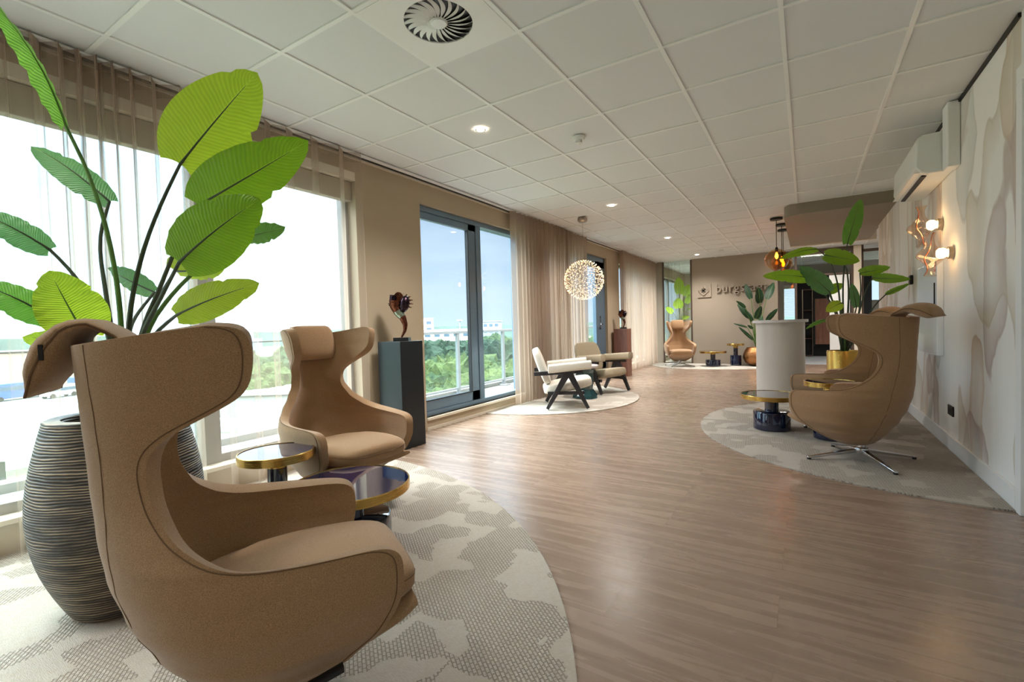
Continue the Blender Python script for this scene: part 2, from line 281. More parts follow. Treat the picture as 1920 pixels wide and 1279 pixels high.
# ------------------------------------------------------------------ mesh helpers
class G:
    def __init__(s): s.v=[]; s.f=[]; s.uv=None
    def add(s, vs, fs):
        o=len(s.v); s.v+= [tuple(p) for p in vs]; s.f+=[tuple(i+o for i in f) for f in fs]; return s
    def box(s, x0,x1,y0,y1,z0,z1):
        vs=[(x,y,z) for z in (z0,z1) for y in (y0,y1) for x in (x0,x1)]
        return s.add(vs,[(0,2,3,1),(4,5,7,6),(0,1,5,4),(2,6,7,3),(0,4,6,2),(1,3,7,5)])
    def lathe(s, prof, n=32, c=(0,0), cap=True, sx=1, sy=1):
        vs=[];fs=[]
        for (r,z) in prof:
            for i in range(n):
                a=2*PI*i/n; vs.append((c[0]+r*sx*math.cos(a),c[1]+r*sy*math.sin(a),z))
        m=len(prof)
        for j in range(m-1):
            for i in range(n):
                k=(i+1)%n; fs.append((j*n+i,j*n+k,(j+1)*n+k,(j+1)*n+i))
        if cap:
            if prof[0][0]>1e-6: fs.append(tuple(range(n-1,-1,-1)))
            if prof[-1][0]>1e-6: fs.append(tuple((m-1)*n+i for i in range(n)))
        return s.add(vs,fs)
    def tube(s, pts, rad, n=8, cap=True, flat=1.0):
        pts=[Vector(p) for p in pts]; m=len(pts)
        if not hasattr(rad,'__len__'): rad=[rad]*m
        vs=[];fs=[]; pu=None
        for j,p in enumerate(pts):
            d=(pts[min(j+1,m-1)]-pts[max(j-1,0)])
            if d.length<1e-9: d=Vector((0,0,1))
            d.normalize()
            if pu is None:
                pu=Vector((0,0,1)) if abs(d.z)<.9 else Vector((1,0,0))
            a=(pu-d*pu.dot(d)).normalized(); b=d.cross(a); pu=a
            for i in range(n):
                t=2*PI*i/n; vs.append(p+a*math.cos(t)*rad[j]*flat+b*math.sin(t)*rad[j])
        for j in range(m-1):
            for i in range(n):
                k=(i+1)%n; fs.append((j*n+i,j*n+k,(j+1)*n+k,(j+1)*n+i))
        if cap: fs.append(tuple(range(n-1,-1,-1))); fs.append(tuple((m-1)*n+i for i in range(n)))
        return s.add(vs,fs)
    def loft(s, secs, n=32):
        # secs: (centre, U half vector, V half vector, exponent)
        vs=[];fs=[]
        for (c,U,V,ex) in secs:
            c=Vector(c);U=Vector(U);V=Vector(V)
            for i in range(n):
                t=2*PI*i/n; ct,st=math.cos(t),math.sin(t)
                vs.append(c+U*math.copysign(abs(ct)**(2/ex),ct)+V*math.copysign(abs(st)**(2/ex),st))
        m=len(secs)
        for j in range(m-1):
            for i in range(n):
                k=(i+1)%n; fs.append((j*n+i,j*n+k,(j+1)*n+k,(j+1)*n+i))
        fs.append(tuple(range(n-1,-1,-1))); fs.append(tuple((m-1)*n+i for i in range(n)))
        return s.add(vs,fs)
    def prism(s, poly, z0, z1):
        n=len(poly); vs=[(x,y,z0) for x,y in poly]+[(x,y,z1) for x,y in poly]
        fs=[tuple(range(n-1,-1,-1)),tuple(range(n,2*n))]+[(i,(i+1)%n,n+(i+1)%n,n+i) for i in range(n)]
        return s.add(vs,fs)
    def beam(s, a, b, w, h, up=(0,0,1), w2=None, h2=None):
        a=Vector(a);b=Vector(b);d=(b-a).normalized();x=d.cross(Vector(up)).normalized();y=x.cross(d)
        w2=w2 or w;h2=h2 or h; vs=[]
        for p,ww,hh in((a,w,h),(b,w2,h2)):
            vs+=[p+x*ww/2*i+y*hh/2*j for j in(-1,1) for i in(-1,1)]
        return s.add(vs,[(0,2,3,1),(4,5,7,6),(0,1,5,4),(2,6,7,3),(0,4,6,2),(1,3,7,5)])
    def build(s, name, m, parent=None, smooth=True, bevel=0, seg=2, ang=40, loc=None, rz=0):
        me=bpy.data.meshes.new(name); me.from_pydata([tuple(p) for p in s.v],[],s.f); me.update()
        bm=bmesh.new(); bm.from_mesh(me); bmesh.ops.recalc_face_normals(bm,faces=bm.faces); bm.to_mesh(me); bm.free()
        me.materials.append(m)
        o=bpy.data.objects.new(name,me); COL.objects.link(o)
        if parent: o.parent=parent
        if loc: o.location=loc
        if rz: o.rotation_euler=(0,0,rz)
        if smooth:
            for p in me.polygons: p.use_smooth=True
            try: me.set_sharp_from_angle(angle=R(ang))
            except Exception: pass
        if bevel:
            b=o.modifiers.new('b','BEVEL'); b.width=bevel; b.segments=seg; b.limit_method='ANGLE'; b.angle_limit=R(35)
            if smooth: b.harden_normals=False
        return o
def tag(o, label, cat, group=None, kind=None):
    if label: o['label']=label
    if cat: o['category']=cat
    if group: o['group']=group
    if kind: o['kind']=kind
    return o
def thing(name, label, cat, loc=(0,0,0), rz=0, group=None):
    o=bpy.data.objects.new(name,None); COL.objects.link(o); o.empty_display_size=.1; o.location=loc; o.rotation_euler=(0,0,rz)
    return tag(o,label,cat,group)
def struct(name, g, m, label=None, **k):
    o=g.build(name,m,**k) if isinstance(g,G) else g
    o['kind']='structure'
    if label: o['label']=label
    return o
def sempty(name,label=None):
    o=bpy.data.objects.new(name,None); COL.objects.link(o); o['kind']='structure'
    if label:o['label']=label
    return o
def copy_tree(o, parent=None):
    c=o.copy(); COL.objects.link(c)
    if parent: c.parent=parent
    for ch in list(o.children): copy_tree(ch,c)
    return c

# ------------------------------------------------------------------ room shell
ZC=2.67; XR=4.075; XL=-.36; YB=-4.0; YF=11.1
struct('floor', G().box(-.36,6.2,YB,15.2,-.12,0), FLOOR, 'grey-brown oak look plank floor', smooth=False)
def wall_with_holes(name,m,x0,x1,ys,ye,holes,h=2.8,label=None):
    g=G(); y=ys
    for (a,b,c,d) in holes:
        g.box(x0,x1,y,a,-.12,h); g.box(x0,x1,a,b,-.12,c); g.box(x0,x1,a,b,d,h); y=b
    g.box(x0,x1,y,ye,-.12,h)
    return struct(name,g,m,label,smooth=False)
wall_with_holes('wall_left',TANWALL,XL-.19,XL,YB,15.2,[W1,D1,W2,W3,(11.6,14.6,.15,2.4)],label='beige window wall')
struct('wall_right', G().box(XR,XR+.14,1.98,7.8,0,2.8), MURAL, 'wall papered with a pale agate mural', smooth=False)
struct('wall_back', G().box(-.36,6.2,YB-.15,YB,0,2.8), TANWALL, smooth=False)
struct('wall_east', G().box(6.2,6.3,YB,15.2,0,2.8), WHITE, smooth=False)
struct('wall_right_rear', G().box(XR,XR+.14,YB,.95,0,2.8), WHITE, smooth=False)
struct('wall_far', G().box(.62,2.53,YF,YF+.14,0,2.8), GREYTAN, 'taupe far wall carrying the raised sign', smooth=False)
struct('baseboard_right', G().box(XR-.018,XR,1.99,7.8,.0,.12), WHITE, 'white baseboard under the mural', smooth=False, bevel=.003)
struct('baseboard_far', G().box(.64,2.5,YF-.015,YF,.0,.07), GREYTAN, smooth=False)
d=sempty('door_3','white door casing at the right edge'); 
g=G(); g.box(XR-.02,XR+.16,1.90,1.98,0,2.3); g.box(XR-.02,XR+.16,.95,1.02,0,2.3); g.box(XR-.02,XR+.16,.95,1.98,2.3,2.38); g.build('door_frame',WHITE,d,smooth=False,bevel=.004)
G().box(XR+.05,XR+.09,1.02,1.90,0,2.3).build('door_leaf',WHITE,d,smooth=False)
struct('wall_over_door', G().box(XR,XR+.14,.95,1.98,2.38,2.8), WHITE, smooth=False)
# ceiling: tiles with a visible 24 mm rail grid
g=G().box(-.6,6.2,YB,15.2,ZC+.008,ZC+.1)
ceil=struct('ceiling', g, TILE, 'suspended ceiling of square tiles', smooth=False)
g=G()
for i in range(-1,11): g.box(.6*i-.012,.6*i+.012,YB,15.2,ZC,ZC+.0079)
for j in range(-6,25): g.box(-.34,6.2,.6*j-.012,.6*j+.012,ZC+.0005,ZC+.0079)
g.build('ceiling_rails',GRID,ceil,smooth=False)
struct('trim_1', G().box(-.345,-.315,YB,YF,ZC-.012,ZC+.004), BLACK, 'black shadow-gap curtain track', smooth=False)
struct('trim_2', G().box(-.36,-.345,YB,YF,ZC-.03,ZC+.004), CREAM, smooth=False)
struct('trim_3', G().box(XR-.014,XR,1.98,7.8,ZC-.02,ZC+.004), BLACK, 'black shadow gap over the mural', smooth=False)
# soffit with rounded corner
poly=[(4.10,6.0),(4.10,9.25),(2.84,9.25)]
cx_,cy_,rc=3.08,6.24,.24
for i in range(9):
    a=PI+ (PI/2)*i/8; poly.append((cx_+rc*math.cos(a),cy_+rc*math.sin(a)))
struct('ceiling_soffit', G().prism(poly,2.52,2.69), SOFFIT, 'taupe dropped ceiling box with a rounded corner', ang=50)
struct('trim_4', G().box(2.84,4.2,9.25,9.30,2.50,2.69), CREAM, smooth=False)

# windows -------------------------------------------------------------
def window(name,hole,fm,mull=(),blind=False,fx=-.50,fw=.06,label=None,sill=True,top=.0,low=.0):
    y0,y1,z0,z1=hole; e=sempty(name,label)
    g=G(); g.box(fx-.05,fx+.03,y0,y0+fw,z0,z1); g.box(fx-.05,fx+.03,y1-fw,y1,z0,z1); g.box(fx-.05,fx+.03,y0,y1,z0,z0+fw+low); g.box(fx-.05,fx+.03,y0,y1,z1-fw-top,z1)
    for (m,wd) in mull: g.box(fx-.05,fx+.045,m-wd/2,m+wd/2,z0,z1)
    g.build('window_frame',fm,e,smooth=False,bevel=.004)
    ys=[y0+fw]+[m for m,_ in mull]+[y1-fw]
    for a,b in zip(ys[:-1],ys[1:]): G().box(fx-.012,fx-.004,a,b,z0+fw,z1-fw).build('pane',PANE,e,smooth=False)
    if sill: G().box(fx+.03,XL+.012,y0,y1,z0-.025,z0+.004).build('window_sill',CREAM,e,smooth=False,bevel=.004)
    if blind: G().box(fx+.03,fx+.10,y0+.01,y1-.01,z1-.25,z1-.075).build('blind_box',BLINDM,e,smooth=False,bevel=.006)
    if blind: G().box(fx+.03,XL+.004,y0,y1,z1-.07,z1+.003).build('lit_reveal_strip',CREAM,e,smooth=False)  # cream colour stands for daylight on the underside of the lintel
    return e
window('window_1',W1,GREYFR,[(.03,.13),(-1.9,.1)],True,label='wide window behind the sheer curtains')
window('window_2',W3,GREYFR,[(9.6,.1)],False)
window('window_3',(11.6,14.6,.15,2.4),GREYFR,[(13.1,.1)],False)
struct('trim_5', G().box(XL,XL+.012,D1[0],D1[1]+.3,.0,.03), CREAM, smooth=False)
# sliding door 1
e=sempty('door_1','blue-grey sliding balcony door'); y0,y1,z0,z1=D1; fx=-.47
g=G(); g.box(fx-.07,fx+.06,y0,y0+.035,z0,z1); g.box(fx-.07,fx+.06,y1-.06,y1,z0,z1); g.box(fx-.07,fx+.06,y0,y1,z0,z0+.05); g.box(fx-.07,fx+.06,y0,y1,z1-.06,z1); g.box(fx-.06,fx+.05,3.20,3.30,z0,z1)
g.build('door_frame',BLUEGREY,e,smooth=False,bevel=.004)
g=G(); g.box(fx-.01,fx+.04,y0+.035,y0+.075,z0+.05,z1-.06); g.box(fx-.01,fx+.04,3.05,3.20,z0+.05,z1-.06); g.box(fx-.01,fx+.04,y0+.035,3.20,z0+.05,z0+.17); g.box(fx-.01,fx+.04,y0+.035,3.20,z1-.14,z1-.06)
g.build('sash',BLUEGREY,e,smooth=False,bevel=.004)
g=G(); g.box(fx+.0,fx+.043,3.035,3.05,z0+.17,z1-.14); g.box(fx+.0,fx+.043,y0+.075,3.05,z0+.158,z0+.17); g.box(fx-.04,fx+.01,3.30,3.312,z0+.05,z1-.06)
g.build('gasket',GASKET,e,smooth=False)
G().box(fx+.01,fx+.018,y0+.075,3.035,z0+.17,z1-.14).build('pane',PANE,e,smooth=False)
G().box(fx-.03,fx-.022,3.31,y1-.06,z0+.05,z1-.06).build('pane',PANE,e,smooth=False)
G().box(fx+.06,XL+.02,y0,y1,z0-.03,z0+.0).build('door_sill',CREAM,e,smooth=False,bevel=.003)
# door 2 (with handle) and its side light
e=sempty('door_2','dark balcony door with a lever handle'); y0,y1,z0,z1=W2
g=G(); 
for a,b in((y0,y0+.06),(6.28,6.36),(y1-.05,y1)): g.box(fx-.07,fx+.06,a,b,z0,z1)
g.box(fx-.07,fx+.06,y0,y1,z0,z0+.06); g.box(fx-.07,fx+.06,y0,y1,z1-.1,z1); g.build('door_frame',BLUEGREY,e,smooth=False,bevel=.004)
g=G(); g.box(fx,fx+.07,6.36,6.46,z0+.06,z1-.1); g.box(fx,fx+.07,7.10,7.57,z0+.06,z1-.1); g.box(fx,fx+.07,6.36,7.57,z0+.06,z0+.2); g.box(fx,fx+.07,6.36,7.57,z1-.22,z1-.1); g.build('sash',BLUEGREY,e,smooth=False,bevel=.004)
G().box(fx+.02,fx+.03,6.46,7.10,z0+.2,z1-.22).build('pane',PANE,e,smooth=False)
G().box(fx-.03,fx-.022,y0+.06,6.28,z0+.06,z1-.1).build('pane',PANE,e,smooth=False)
g=G(); g.box(fx+.07,fx+.08,7.28,7.32,.98,1.25); g.tube([(fx+.08,7.30,1.09),(fx+.13,7.30,1.09),(fx+.135,7.18,1.09)],.011,8); g.build('door_handle',CHROME,e,smooth=False)

# ------------------------------------------------------------------ rugs
def disc_rug(name,c,rad,a0,a1,m,label,group=None,z=.010):
    n=72; poly=[(c[0]+rad*math.cos(a0+(a1-a0)*i/n),c[1]+rad*math.sin(a0+(a1-a0)*i/n)) for i in range(n+1)]
    o=G().prism(poly,0.0005,z).build(name,m,None,smooth=False); tag(o,label,'rug'); return o
def clip_rug(name,c,rad,m,label,xmin=-9,xmax=9,ymax=99,ymin=-99):
    n=140; P=[]
    for i in range(n):
        a=2*PI*i/n; x=c[0]+rad*math.cos(a); y=c[1]+rad*math.sin(a)
        P.append((min(max(x,xmin),xmax),min(max(y,ymin),ymax)))
    Q=[P[0]]
    for p in P[1:]:
        if abs(p[0]-Q[-1][0])+abs(p[1]-Q[-1][1])>1e-4: Q.append(p)
    o=G().prism(Q,0.0005,.010).build(name,m,None,smooth=False); tag(o,label,'rug'); return o
clip_rug('round_rug',(.007,-1.674),2.82,RUG,'large patterned beige loop-pile rug under the ribbed planter',xmin=-.34,ymin=-3.9)
clip_rug('round_rug',(4.096,3.94),1.982,RUG,'half-round beige patterned rug against the mural wall',xmax=XR-.02)
clip_rug('round_rug',(-.41,4.689),1.50,RUG2,'half-round pale rug under the two black-legged armchairs',xmin=-.34)
clip_rug('round_rug',(1.116,11.134),1.555,RUG2,'half-round pale rug before the far taupe wall',ymax=YF-.02,xmin=-.34)

# ------------------------------------------------------------------ curtains
def curtain(name,y0,y1,m,label,amp=.05,per=.17,seed=1,z0=.018,z1=2.655,xc=-.262,bunch=0.0):
    rnd=random.Random(seed); n=int((y1-y0)/.011); cols=[]; ph=rnd.random()*6
    for i in range(n+1):
        y=y0+(y1-y0)*i/n
        loc=1+bunch*max(0,math.sin(y*2.9+seed))**3*2.0
        ph+=2*PI*.011/per*loc*(1+.25*math.sin(y*5.3+seed*2))
        cols.append((y,ph,.8+.3*math.sin(y*3.1+seed)))
    rows=[0,.03,.5,.9,.985,1.0]; vs=[];fs=[]
    for j,t in enumerate(rows):
        z=z0+(z1-z0)*t
        for (y,p,a) in cols:
            aa=amp*a*(1.0 if t>.6 else .92+.12*math.sin(p*.13))
            x=xc+aa*math.sin(p)+.012*math.sin(p*.37+t*2)*(1-t)
            zz=z
            vs.append((x,y+.018*math.sin(2*p)*.6,zz))
    n1=len(cols)
    for j in range(len(rows)-1):
        for i in range(n1-1): fs.append((j*n1+i,j*n1+i+1,(j+1)*n1+i+1,(j+1)*n1+i))
    g=G(); g.add(vs,fs); o=g.build(name,m,None,smooth=True,ang=180); tag(o,label,'curtain'); 
    # heading tape
    g=G(); vs=[];fs=[]
    for j,z in enumerate((z1-.085,z1)):
        for (y,p,a) in cols: vs.append((xc+amp*a*math.sin(p)+.002,y+.018*math.sin(2*p)*.6,z))
    for i in range(n1-1): fs.append((i,i+1,n1+i+1,n1+i))
    g.add(vs,fs); g.build('heading_tape',m,o,smooth=True,ang=180)
    return o
curtain('sheer_curtain',-3.7,1.26,SHEER,'long sheer taupe curtain behind the ribbed planter',.055,.20,3,bunch=.9)
curtain('sheer_curtain',3.80,6.32,DRAPE,'gathered taupe curtain behind the two black-legged armchairs',.055,.12,5,bunch=.6)
curtain('sheer_curtain',8.22,10.98,DRAPE,'taupe curtain beyond the red-brown pedestal',.05,.16,8,bunch=.3)
g=G(); g.box(-.30,-.262,YB,YF,2.655,2.669); struct('trim_6',g,WHITE,'white curtain rail',smooth=False)

# ------------------------------------------------------------------ wing chairs
def interp(tab,z):
    if z<=tab[0][0]: return tab[0][1]
    for (a,va),(b,vb) in zip(tab[:-1],tab[1:]):
        if z<=b:
            t=(z-a)/(b-a); t=t*t*(3-2*t)*.5+t*.5; return va+(vb-va)*t
    return tab[-1][1]
XB=[(.13,-.05),(.15,-.085),(.18,-.118),(.24,-.168),(.32,-.222),(.42,-.272),(.52,-.302),(.62,-.318),(.75,-.330),(.90,-.338),(1.0,-.342),(1.11,-.345)]
WW=[(.13,.11),(.15,.155),(.18,.205),(.24,.270),(.32,.325),(.42,.358),(.52,.366),(.57,.355),(.62,.325),(.68,.282),(.75,.245),(.82,.236),(.90,.25),(1.0,.285),(1.11,.308)]
TRIM=[(.05,.13),(.11,.16),(.19,.21),(.265,.27),(.325,.33),(.352,.39),(.358,.45),(.353,.505),(.33,.532),(.28,.545),(.18,.551),(.09,.558),(.0,.568),(-.06,.585),(-.11,.615),(-.155,.66),(-.182,.72),(-.192,.78),(-.18,.825),(-.14,.862),(-.09,.89),(-.035,.918),(.008,.945),(.028,.975),(.034,1.01),(.034,1.05),(.026,1.08),(.004,1.10),(-.05,1.112)]
def resample(P,step):
    d=[0]
    for a,b in zip(P[:-1],P[1:]): d.append(d[-1]+math.hypot(b[0]-a[0],b[1]-a[1]))
    n=int(d[-1]/step); out=[]
    for i in range(n+1):
        s=d[-1]*i/n
        for k in range(len(d)-1):
            if s<=d[k+1]+1e-9:
                t=(s-d[k])/(d[k+1]-d[k]); out.append(tuple(P[k][q]+(P[k+1][q]-P[k][q])*t for q in range(len(P[0])))); break
    return out
def smooth_poly(P,it=2):
    for _ in range(it):
        Q=[P[0]]
        for a,b in zip(P[:-1],P[1:]):
            Q.append(tuple(.75*x+.25*y for x,y in zip(a,b))); Q.append(tuple(.25*x+.75*y for x,y in zip(a,b)))
        Q.append(P[-1]); P=Q
    return P
def half_section(z,xf):
    xb,w=interp(XB,z),interp(WW,z); xt=.06; n=1.98; P=[]
    xe=min(xf,xt)
    # superellipse corner: x from xb to xe
    u_end=(xt-xe)/(xt-xb); u_end=min(max(u_end,0),.999)
    a_end=math.acos(u_end**(n/2)) if u_end>0 else PI/2
    for i in range(41):
        a=a_end*i/40
        x=xt-(xt-xb)*abs(math.cos(a))**(2/n); y=w*abs(math.sin(a))**(2/n)
        P.append((x,y))
    if xf>xt:
        for i in range(1,13):
            t=i/12; x=xt+(xf-xt)*t; P.append((x,w-(w-.9*w)*((x-xt)/.30)**1.6 if z>.2 else w))
    return P
def topz(x,z):
    k=max(0,min(1,(z-.95)/.14)); return z+k*(x+.05)*.13
def build_shell(parent):
    tr=resample(smooth_poly(TRIM,4),.014); rows=[]
    NC=34
    for (xf,z) in tr:
        H=resample_n(half_section(z,xf),NC)
        row=[(x,-y,topz(x,z)) for x,y in reversed(H[1:])]+[(x,y,topz(x,z)) for x,y in H]
        rows.append(row)
    n=len(rows[0]); TH=.048
    def F(x,y,z):
        xb,w=interp(XB,z),interp(WW,z); xt=.06; ex=1.98
        if x<xt: return w*((max(0,(xt-x)/(xt-xb))**ex+(abs(y)/w)**ex)**(1/ex)-1)
        return abs(y)-w*(1-.1*((x-xt)/.30)**1.6)
    def inner(p,z0):
        x,y,z=p[0],p[1],z0; h=.012; hz=.03
        if abs(y)<1e-6: y=1e-4
        gx=F(x+h,y,z)-F(x-h,y,z); gy=F(x,y+h,z)-F(x,y-h,z); gz=(F(x,y,min(z+hz,1.11))-F(x,y,max(z-hz,.13)))/(min(z+hz,1.11)-max(z-hz,.13))*2*h
        L=math.sqrt(gx*gx+gy*gy+gz*gz) or 1
        return (p[0]-gx/L*TH,p[1]-gy/L*TH,p[2]-gz/L*TH)
    m_=len(rows); out=[p for r in rows for p in r]; inn=[inner(p,z) for (xf,z),r in zip(tr,rows) for p in r]; N0=len(out); fs=[]
    for j in range(m_-1):
        for i in range(n-1):
            q=(j*n+i,j*n+i+1,(j+1)*n+i+1,(j+1)*n+i); fs.append(q); fs.append(tuple(N0+k for k in reversed(q)))
    ring=[j*n for j in range(m_)]+[(m_-1)*n+i for i in range(1,n)]+[j*n+n-1 for j in range(m_-2,-1,-1)]+[i for i in range(n-2,0,-1)]
    for a,b in zip(ring,ring[1:]+ring[:1]): fs.append((a,b,N0+b,N0+a))
    g=G(); g.add(out+inn,fs)
    o=g.build('shell',FAB,parent,smooth=True,ang=180)
    b=o.modifiers.new('b','BEVEL'); b.width=.020; b.segments=4; b.limit_method='ANGLE'; b.angle_limit=R(50)
    # seams along the rim and down the back panel
    def off(row,idx,d=.0015):
        return row[idx]
    for side in (-1,1):
        P=[]
        for r in rows:
            p=r[1 if side<0 else n-2]; q=r[0 if side<0 else n-1]
            P.append(p)
        # walk in from the rim by 22 mm
        Q=[]
        for k,r in enumerate(rows):
            seq=r if side<0 else list(reversed(r)); acc=0
            for a,b2 in zip(seq[:-1],seq[1:]):
                L=math.dist(a,b2)
                if acc+L>=.020: t=(.020-acc)/L; Q.append(tuple(a[i]+(b2[i]-a[i])*t for i in range(3))); break
                acc+=L
        Q=[(x*1.0,y*1.004,z) for x,y,z in Q[6:-1]]
        G().tube(Q,.0015,5).build('seam',SEAM,o,smooth=True)
        B=[]
        for (xf,z),r in zip(tr,rows):
            if z<.16: continue
            yy=side*interp(WW,z)*.48; seq=sorted(r,key=lambda p:p[1])
            for a,b2 in zip(seq[:-1],seq[1:]):
                if (a[1]-yy)*(b2[1]-yy)<=0 and a[0]<-.0: tt=(yy-a[1])/((b2[1]-a[1]) or 1); B.append(tuple(a[i]+(b2[i]-a[i])*tt for i in range(3))); break
        B=B[::3]
        G().tube(B,.0016,5).build('seam',SEAM,o,smooth=True)
    return o
def resample_n(P,n):
    d=[0]
    for a,b in zip(P[:-1],P[1:]): d.append(d[-1]+math.dist(a,b))
    out=[];k=0
    for i in range(n+1):
        s=d[-1]*i/n
        while k<len(d)-2 and s>d[k+1]: k+=1
        t=(s-d[k])/max(1e-9,d[k+1]-d[k]); out.append(tuple(P[k][q]+(P[k+1][q]-P[k][q])*min(1,t) for q in range(len(P[0]))))
    return out
def wing_chair(label,loc,rz,pillow='front',group='tan wing-back swivel chairs'):
    t=thing('wing_chair',label,'chair',loc,rz,group)
    build_shell(t)
    # seat cushion
    secs=[]; x0,x1=-.16,.435
    for i in range(22):
        a=PI*i/21; x=(x0+x1)/2-(x1-x0)/2*math.cos(a); f=max(0.02,math.sin(a))
        u=(x-x0)/(x1-x0); hw=.268*min(1,f**.24+.0)*(1.0 if u<.5 else 1-.05*(u-.5)); hh=.062*min(1,f**.45)*(1.0+.15*u)
        secs.append(((x,0,.352+.035*u-.02*u*u),(0,hw,0),(0,0,hh),3.2 if u>.3 else 2.6))
    c=G().loft(secs,40).build('seat_cushion',FAB,t,ang=180)
    L=[];Rr=[]
    ring=[]
    for (cc,U,V,ex) in secs[8:-1]: L.append((cc[0],-U[1]*.985,cc[2]+V[2]*.28)); Rr.append((cc[0],U[1]*.985,cc[2]+V[2]*.28))
    front=[(secs[-1][0][0]+.001,y,secs[-1][0][2]) for y in (-.15,0,.15)]
    G().tube(L+[(x1+.0,-.1,.366),(x1+.0,.1,.366)]+Rr[::-1],.0025,5).build('seam',SEAM,c)
    # under-seat pan
    secs=[]
    for i in range(18):
        u=i/17; x=-.02+.435*u; zb=.14+.16*u**1.2; zt=.335
        hw=(.13+.14*min(1,u*1.7))*(1 if u<.8 else 1-.10*((u-.8)/.2)**2)
        secs.append(((x,0,(zb+zt)/2),(0,hw,0),(0,0,(zt-zb)/2),3.0))
    G().loft(secs,36).build('seat_pan',FAB,t,ang=60)
    # recline lever on the sitter's right side
    G().loft([((.10,-.305,.232),(0,.012,0),(0,0,.008),3),((.20,-.315,.262),(0,.014,0),(0,0,.009),3)],12).build('lever',BLACK,t)
    # four-star swivel base
    G().lathe([(.034,.085),(.036,.10),(.028,.105),(.026,.15)],24).build('column',CHROME,t)
    G().lathe([(.0,.055),(.045,.058),(.05,.075),(.045,.098),(.0,.10)],24).build('hub',CHROME,t)
    for k in range(4):
        a=PI/4+k*PI/2+R(8); dx,dy=math.cos(a),math.sin(a)
        g=G(); g.beam((dx*.03,dy*.03,.078),(dx*.385,dy*.385,.026),.036,.028,(0,0,1),.026,.014)
        lg=g.build('leg',CHROME,t,bevel=.005,seg=2)
        G().lathe([(.014,0.0115),(.014,.020),(.008,.022)],12,(dx*.372,dy*.372)).build('glide',BLACK,lg)
    # head pillow
    if pillow=='front':
        tilt=R(14); secs=[]; cx,cz=-.245,1.022
        for i in range(15):
            a=PI*i/14; s=-math.cos(a); f=max(.05,math.sin(a))
            h=.115*s; px=cx-math.sin(tilt)*h; pz=cz+math.cos(tilt)*h
            secs.append(((px,0,pz),(0,.158*min(1,f**.2+.0),0),(.052*f**.55*math.cos(tilt),0,.052*f**.55*math.sin(tilt)),2.7))
        p=G().loft(secs,32).build('head_pillow',FAB,t,ang=180)
        G().loft([((-.345,0,1.085),(0,.12,0),(0,0,.02),3),((-.30,0,1.127),(0,.12,0),(0,0,.006),3),((-.245,0,1.125),(0,.12,0),(0,0,.008),3)],16).build('strap',FAB,p,ang=180)
    else:
        if pillow=='over': path=[(-.22,1.05),(-.26,1.10),(-.31,1.128),(-.35,1.115),(-.382,1.07),(-.405,1.015),(-.42,.96)]; th=[.008,.010,.014,.026,.042,.034,.004]; yc=.055
        else: path=[(-.22,1.05),(-.26,1.105),(-.32,1.135),(-.365,1.132),(-.405,1.12),(-.44,1.10),(-.468,1.08)]; th=[.008,.014,.028,.044,.050,.042,.006]; yc=.03
        P=resample_n([ (a,b,c) for (a,b),c in zip(path,th)],18); secs=[]
        for i,(x,z,hh) in enumerate(P):
            a=P[max(0,i-1)];b=P[min(len(P)-1,i+1)]; dx,dz=b[0]-a[0],b[1]-a[1]; L_=math.hypot(dx,dz)
            nx,nz=-dz/L_,dx/L_
            if nz<0: nx,nz=-nx,-nz
            hw=.125*(1 if i<15 else 1-.02*(i-14))
            secs.append(((x,yc,z),(0,hw,0),(nx*hh,0,nz*hh),2.4))
        p=G().loft(secs,36).build('head_pillow',FAB,t,ang=180)
        for sd in (-1,1):
            G().tube([(s[0][0],yc+sd*(s[1][1]+.001),s[0][2]) for s in secs],.003,6).build('piping',SEAM,p)
        s=secs[12]; G().box(s[0][0]-.004,s[0][0]+.004,yc-s[1][1]-.005,yc-s[1][1]+.001,s[0][2]-.018,s[0][2]+.018).build('label_tag',BLACK,p,smooth=False)
    return t
wing_chair('tan wing-back chair in front of the ribbed planter, pillow over its back',(1.748,-.916,0),R(61),'over')
wing_chair('tan wing-back chair beside the black pedestal with head pillow in front',(.535,.316,0),R(-5),'front')
wing_chair('tan wing-back chair nearest the mural wall with pillow over its back',(3.44,2.76,0),R(153),'back')
wing_chair('tan wing-back chair behind another, beside the gold planter',(3.42,3.97,0),R(152),'back')
wing_chair('small-looking tan wing-back chair before the glazed corner panel',(.461,10.268,0),R(-69),'front')

# ------------------------------------------------------------------ round tables
def round_table(label,loc,rt,h,rb,hb,rcol,hbr,group,rz=0):
    t=thing('side_table',label,'table',loc,rz,group)
    G().lathe([(rt-.006,h-.044),(rt,h-.042),(rt,h-.002),(rt-.002,h),(rt-.006,h),(rt-.006,h-.043)],64,cap=False).build('brass_rim',BRASS,t,ang=30)
    G().lathe([(0,h-.030),(rt-.006,h-.030),(rt-.006,h-.0035),(0,h-.0035)],64).build('table_top',NAVYTOP,t,ang=30)
    b=G().lathe([(rb-.008,0.0105),(rb,.018),(rb,hb-.012),(rb-.004,hb-.004),(rb-.012,hb),(0,hb)],48).build('base',NAVY,t,ang=30)
    G().lathe([(rcol,hb-.001),(rcol,h-.03-hbr)],32).build('column',NAVY,t,ang=30)
    if hbr>0: G().lathe([(rcol+.002,h-.03-hbr),(rcol+.002,h-.03)],32).build('brass_collar',BRASS,t,ang=30)
    return t
SG='navy and brass round side tables'
round_table('tall round navy table with brass collar before the sheer curtain',(.73,-.21,0),.185,.475,.15,.13,.048,.055,SG)
round_table('low wide round navy table between the two left wing chairs',(1.20,-.125,0),.285,.355,.19,.19,.06,0,SG)
round_table('low round navy table with thick navy drum base, right-hand rug',(2.80,3.63,0),.275,.355,.165,.19,.062,0,SG)
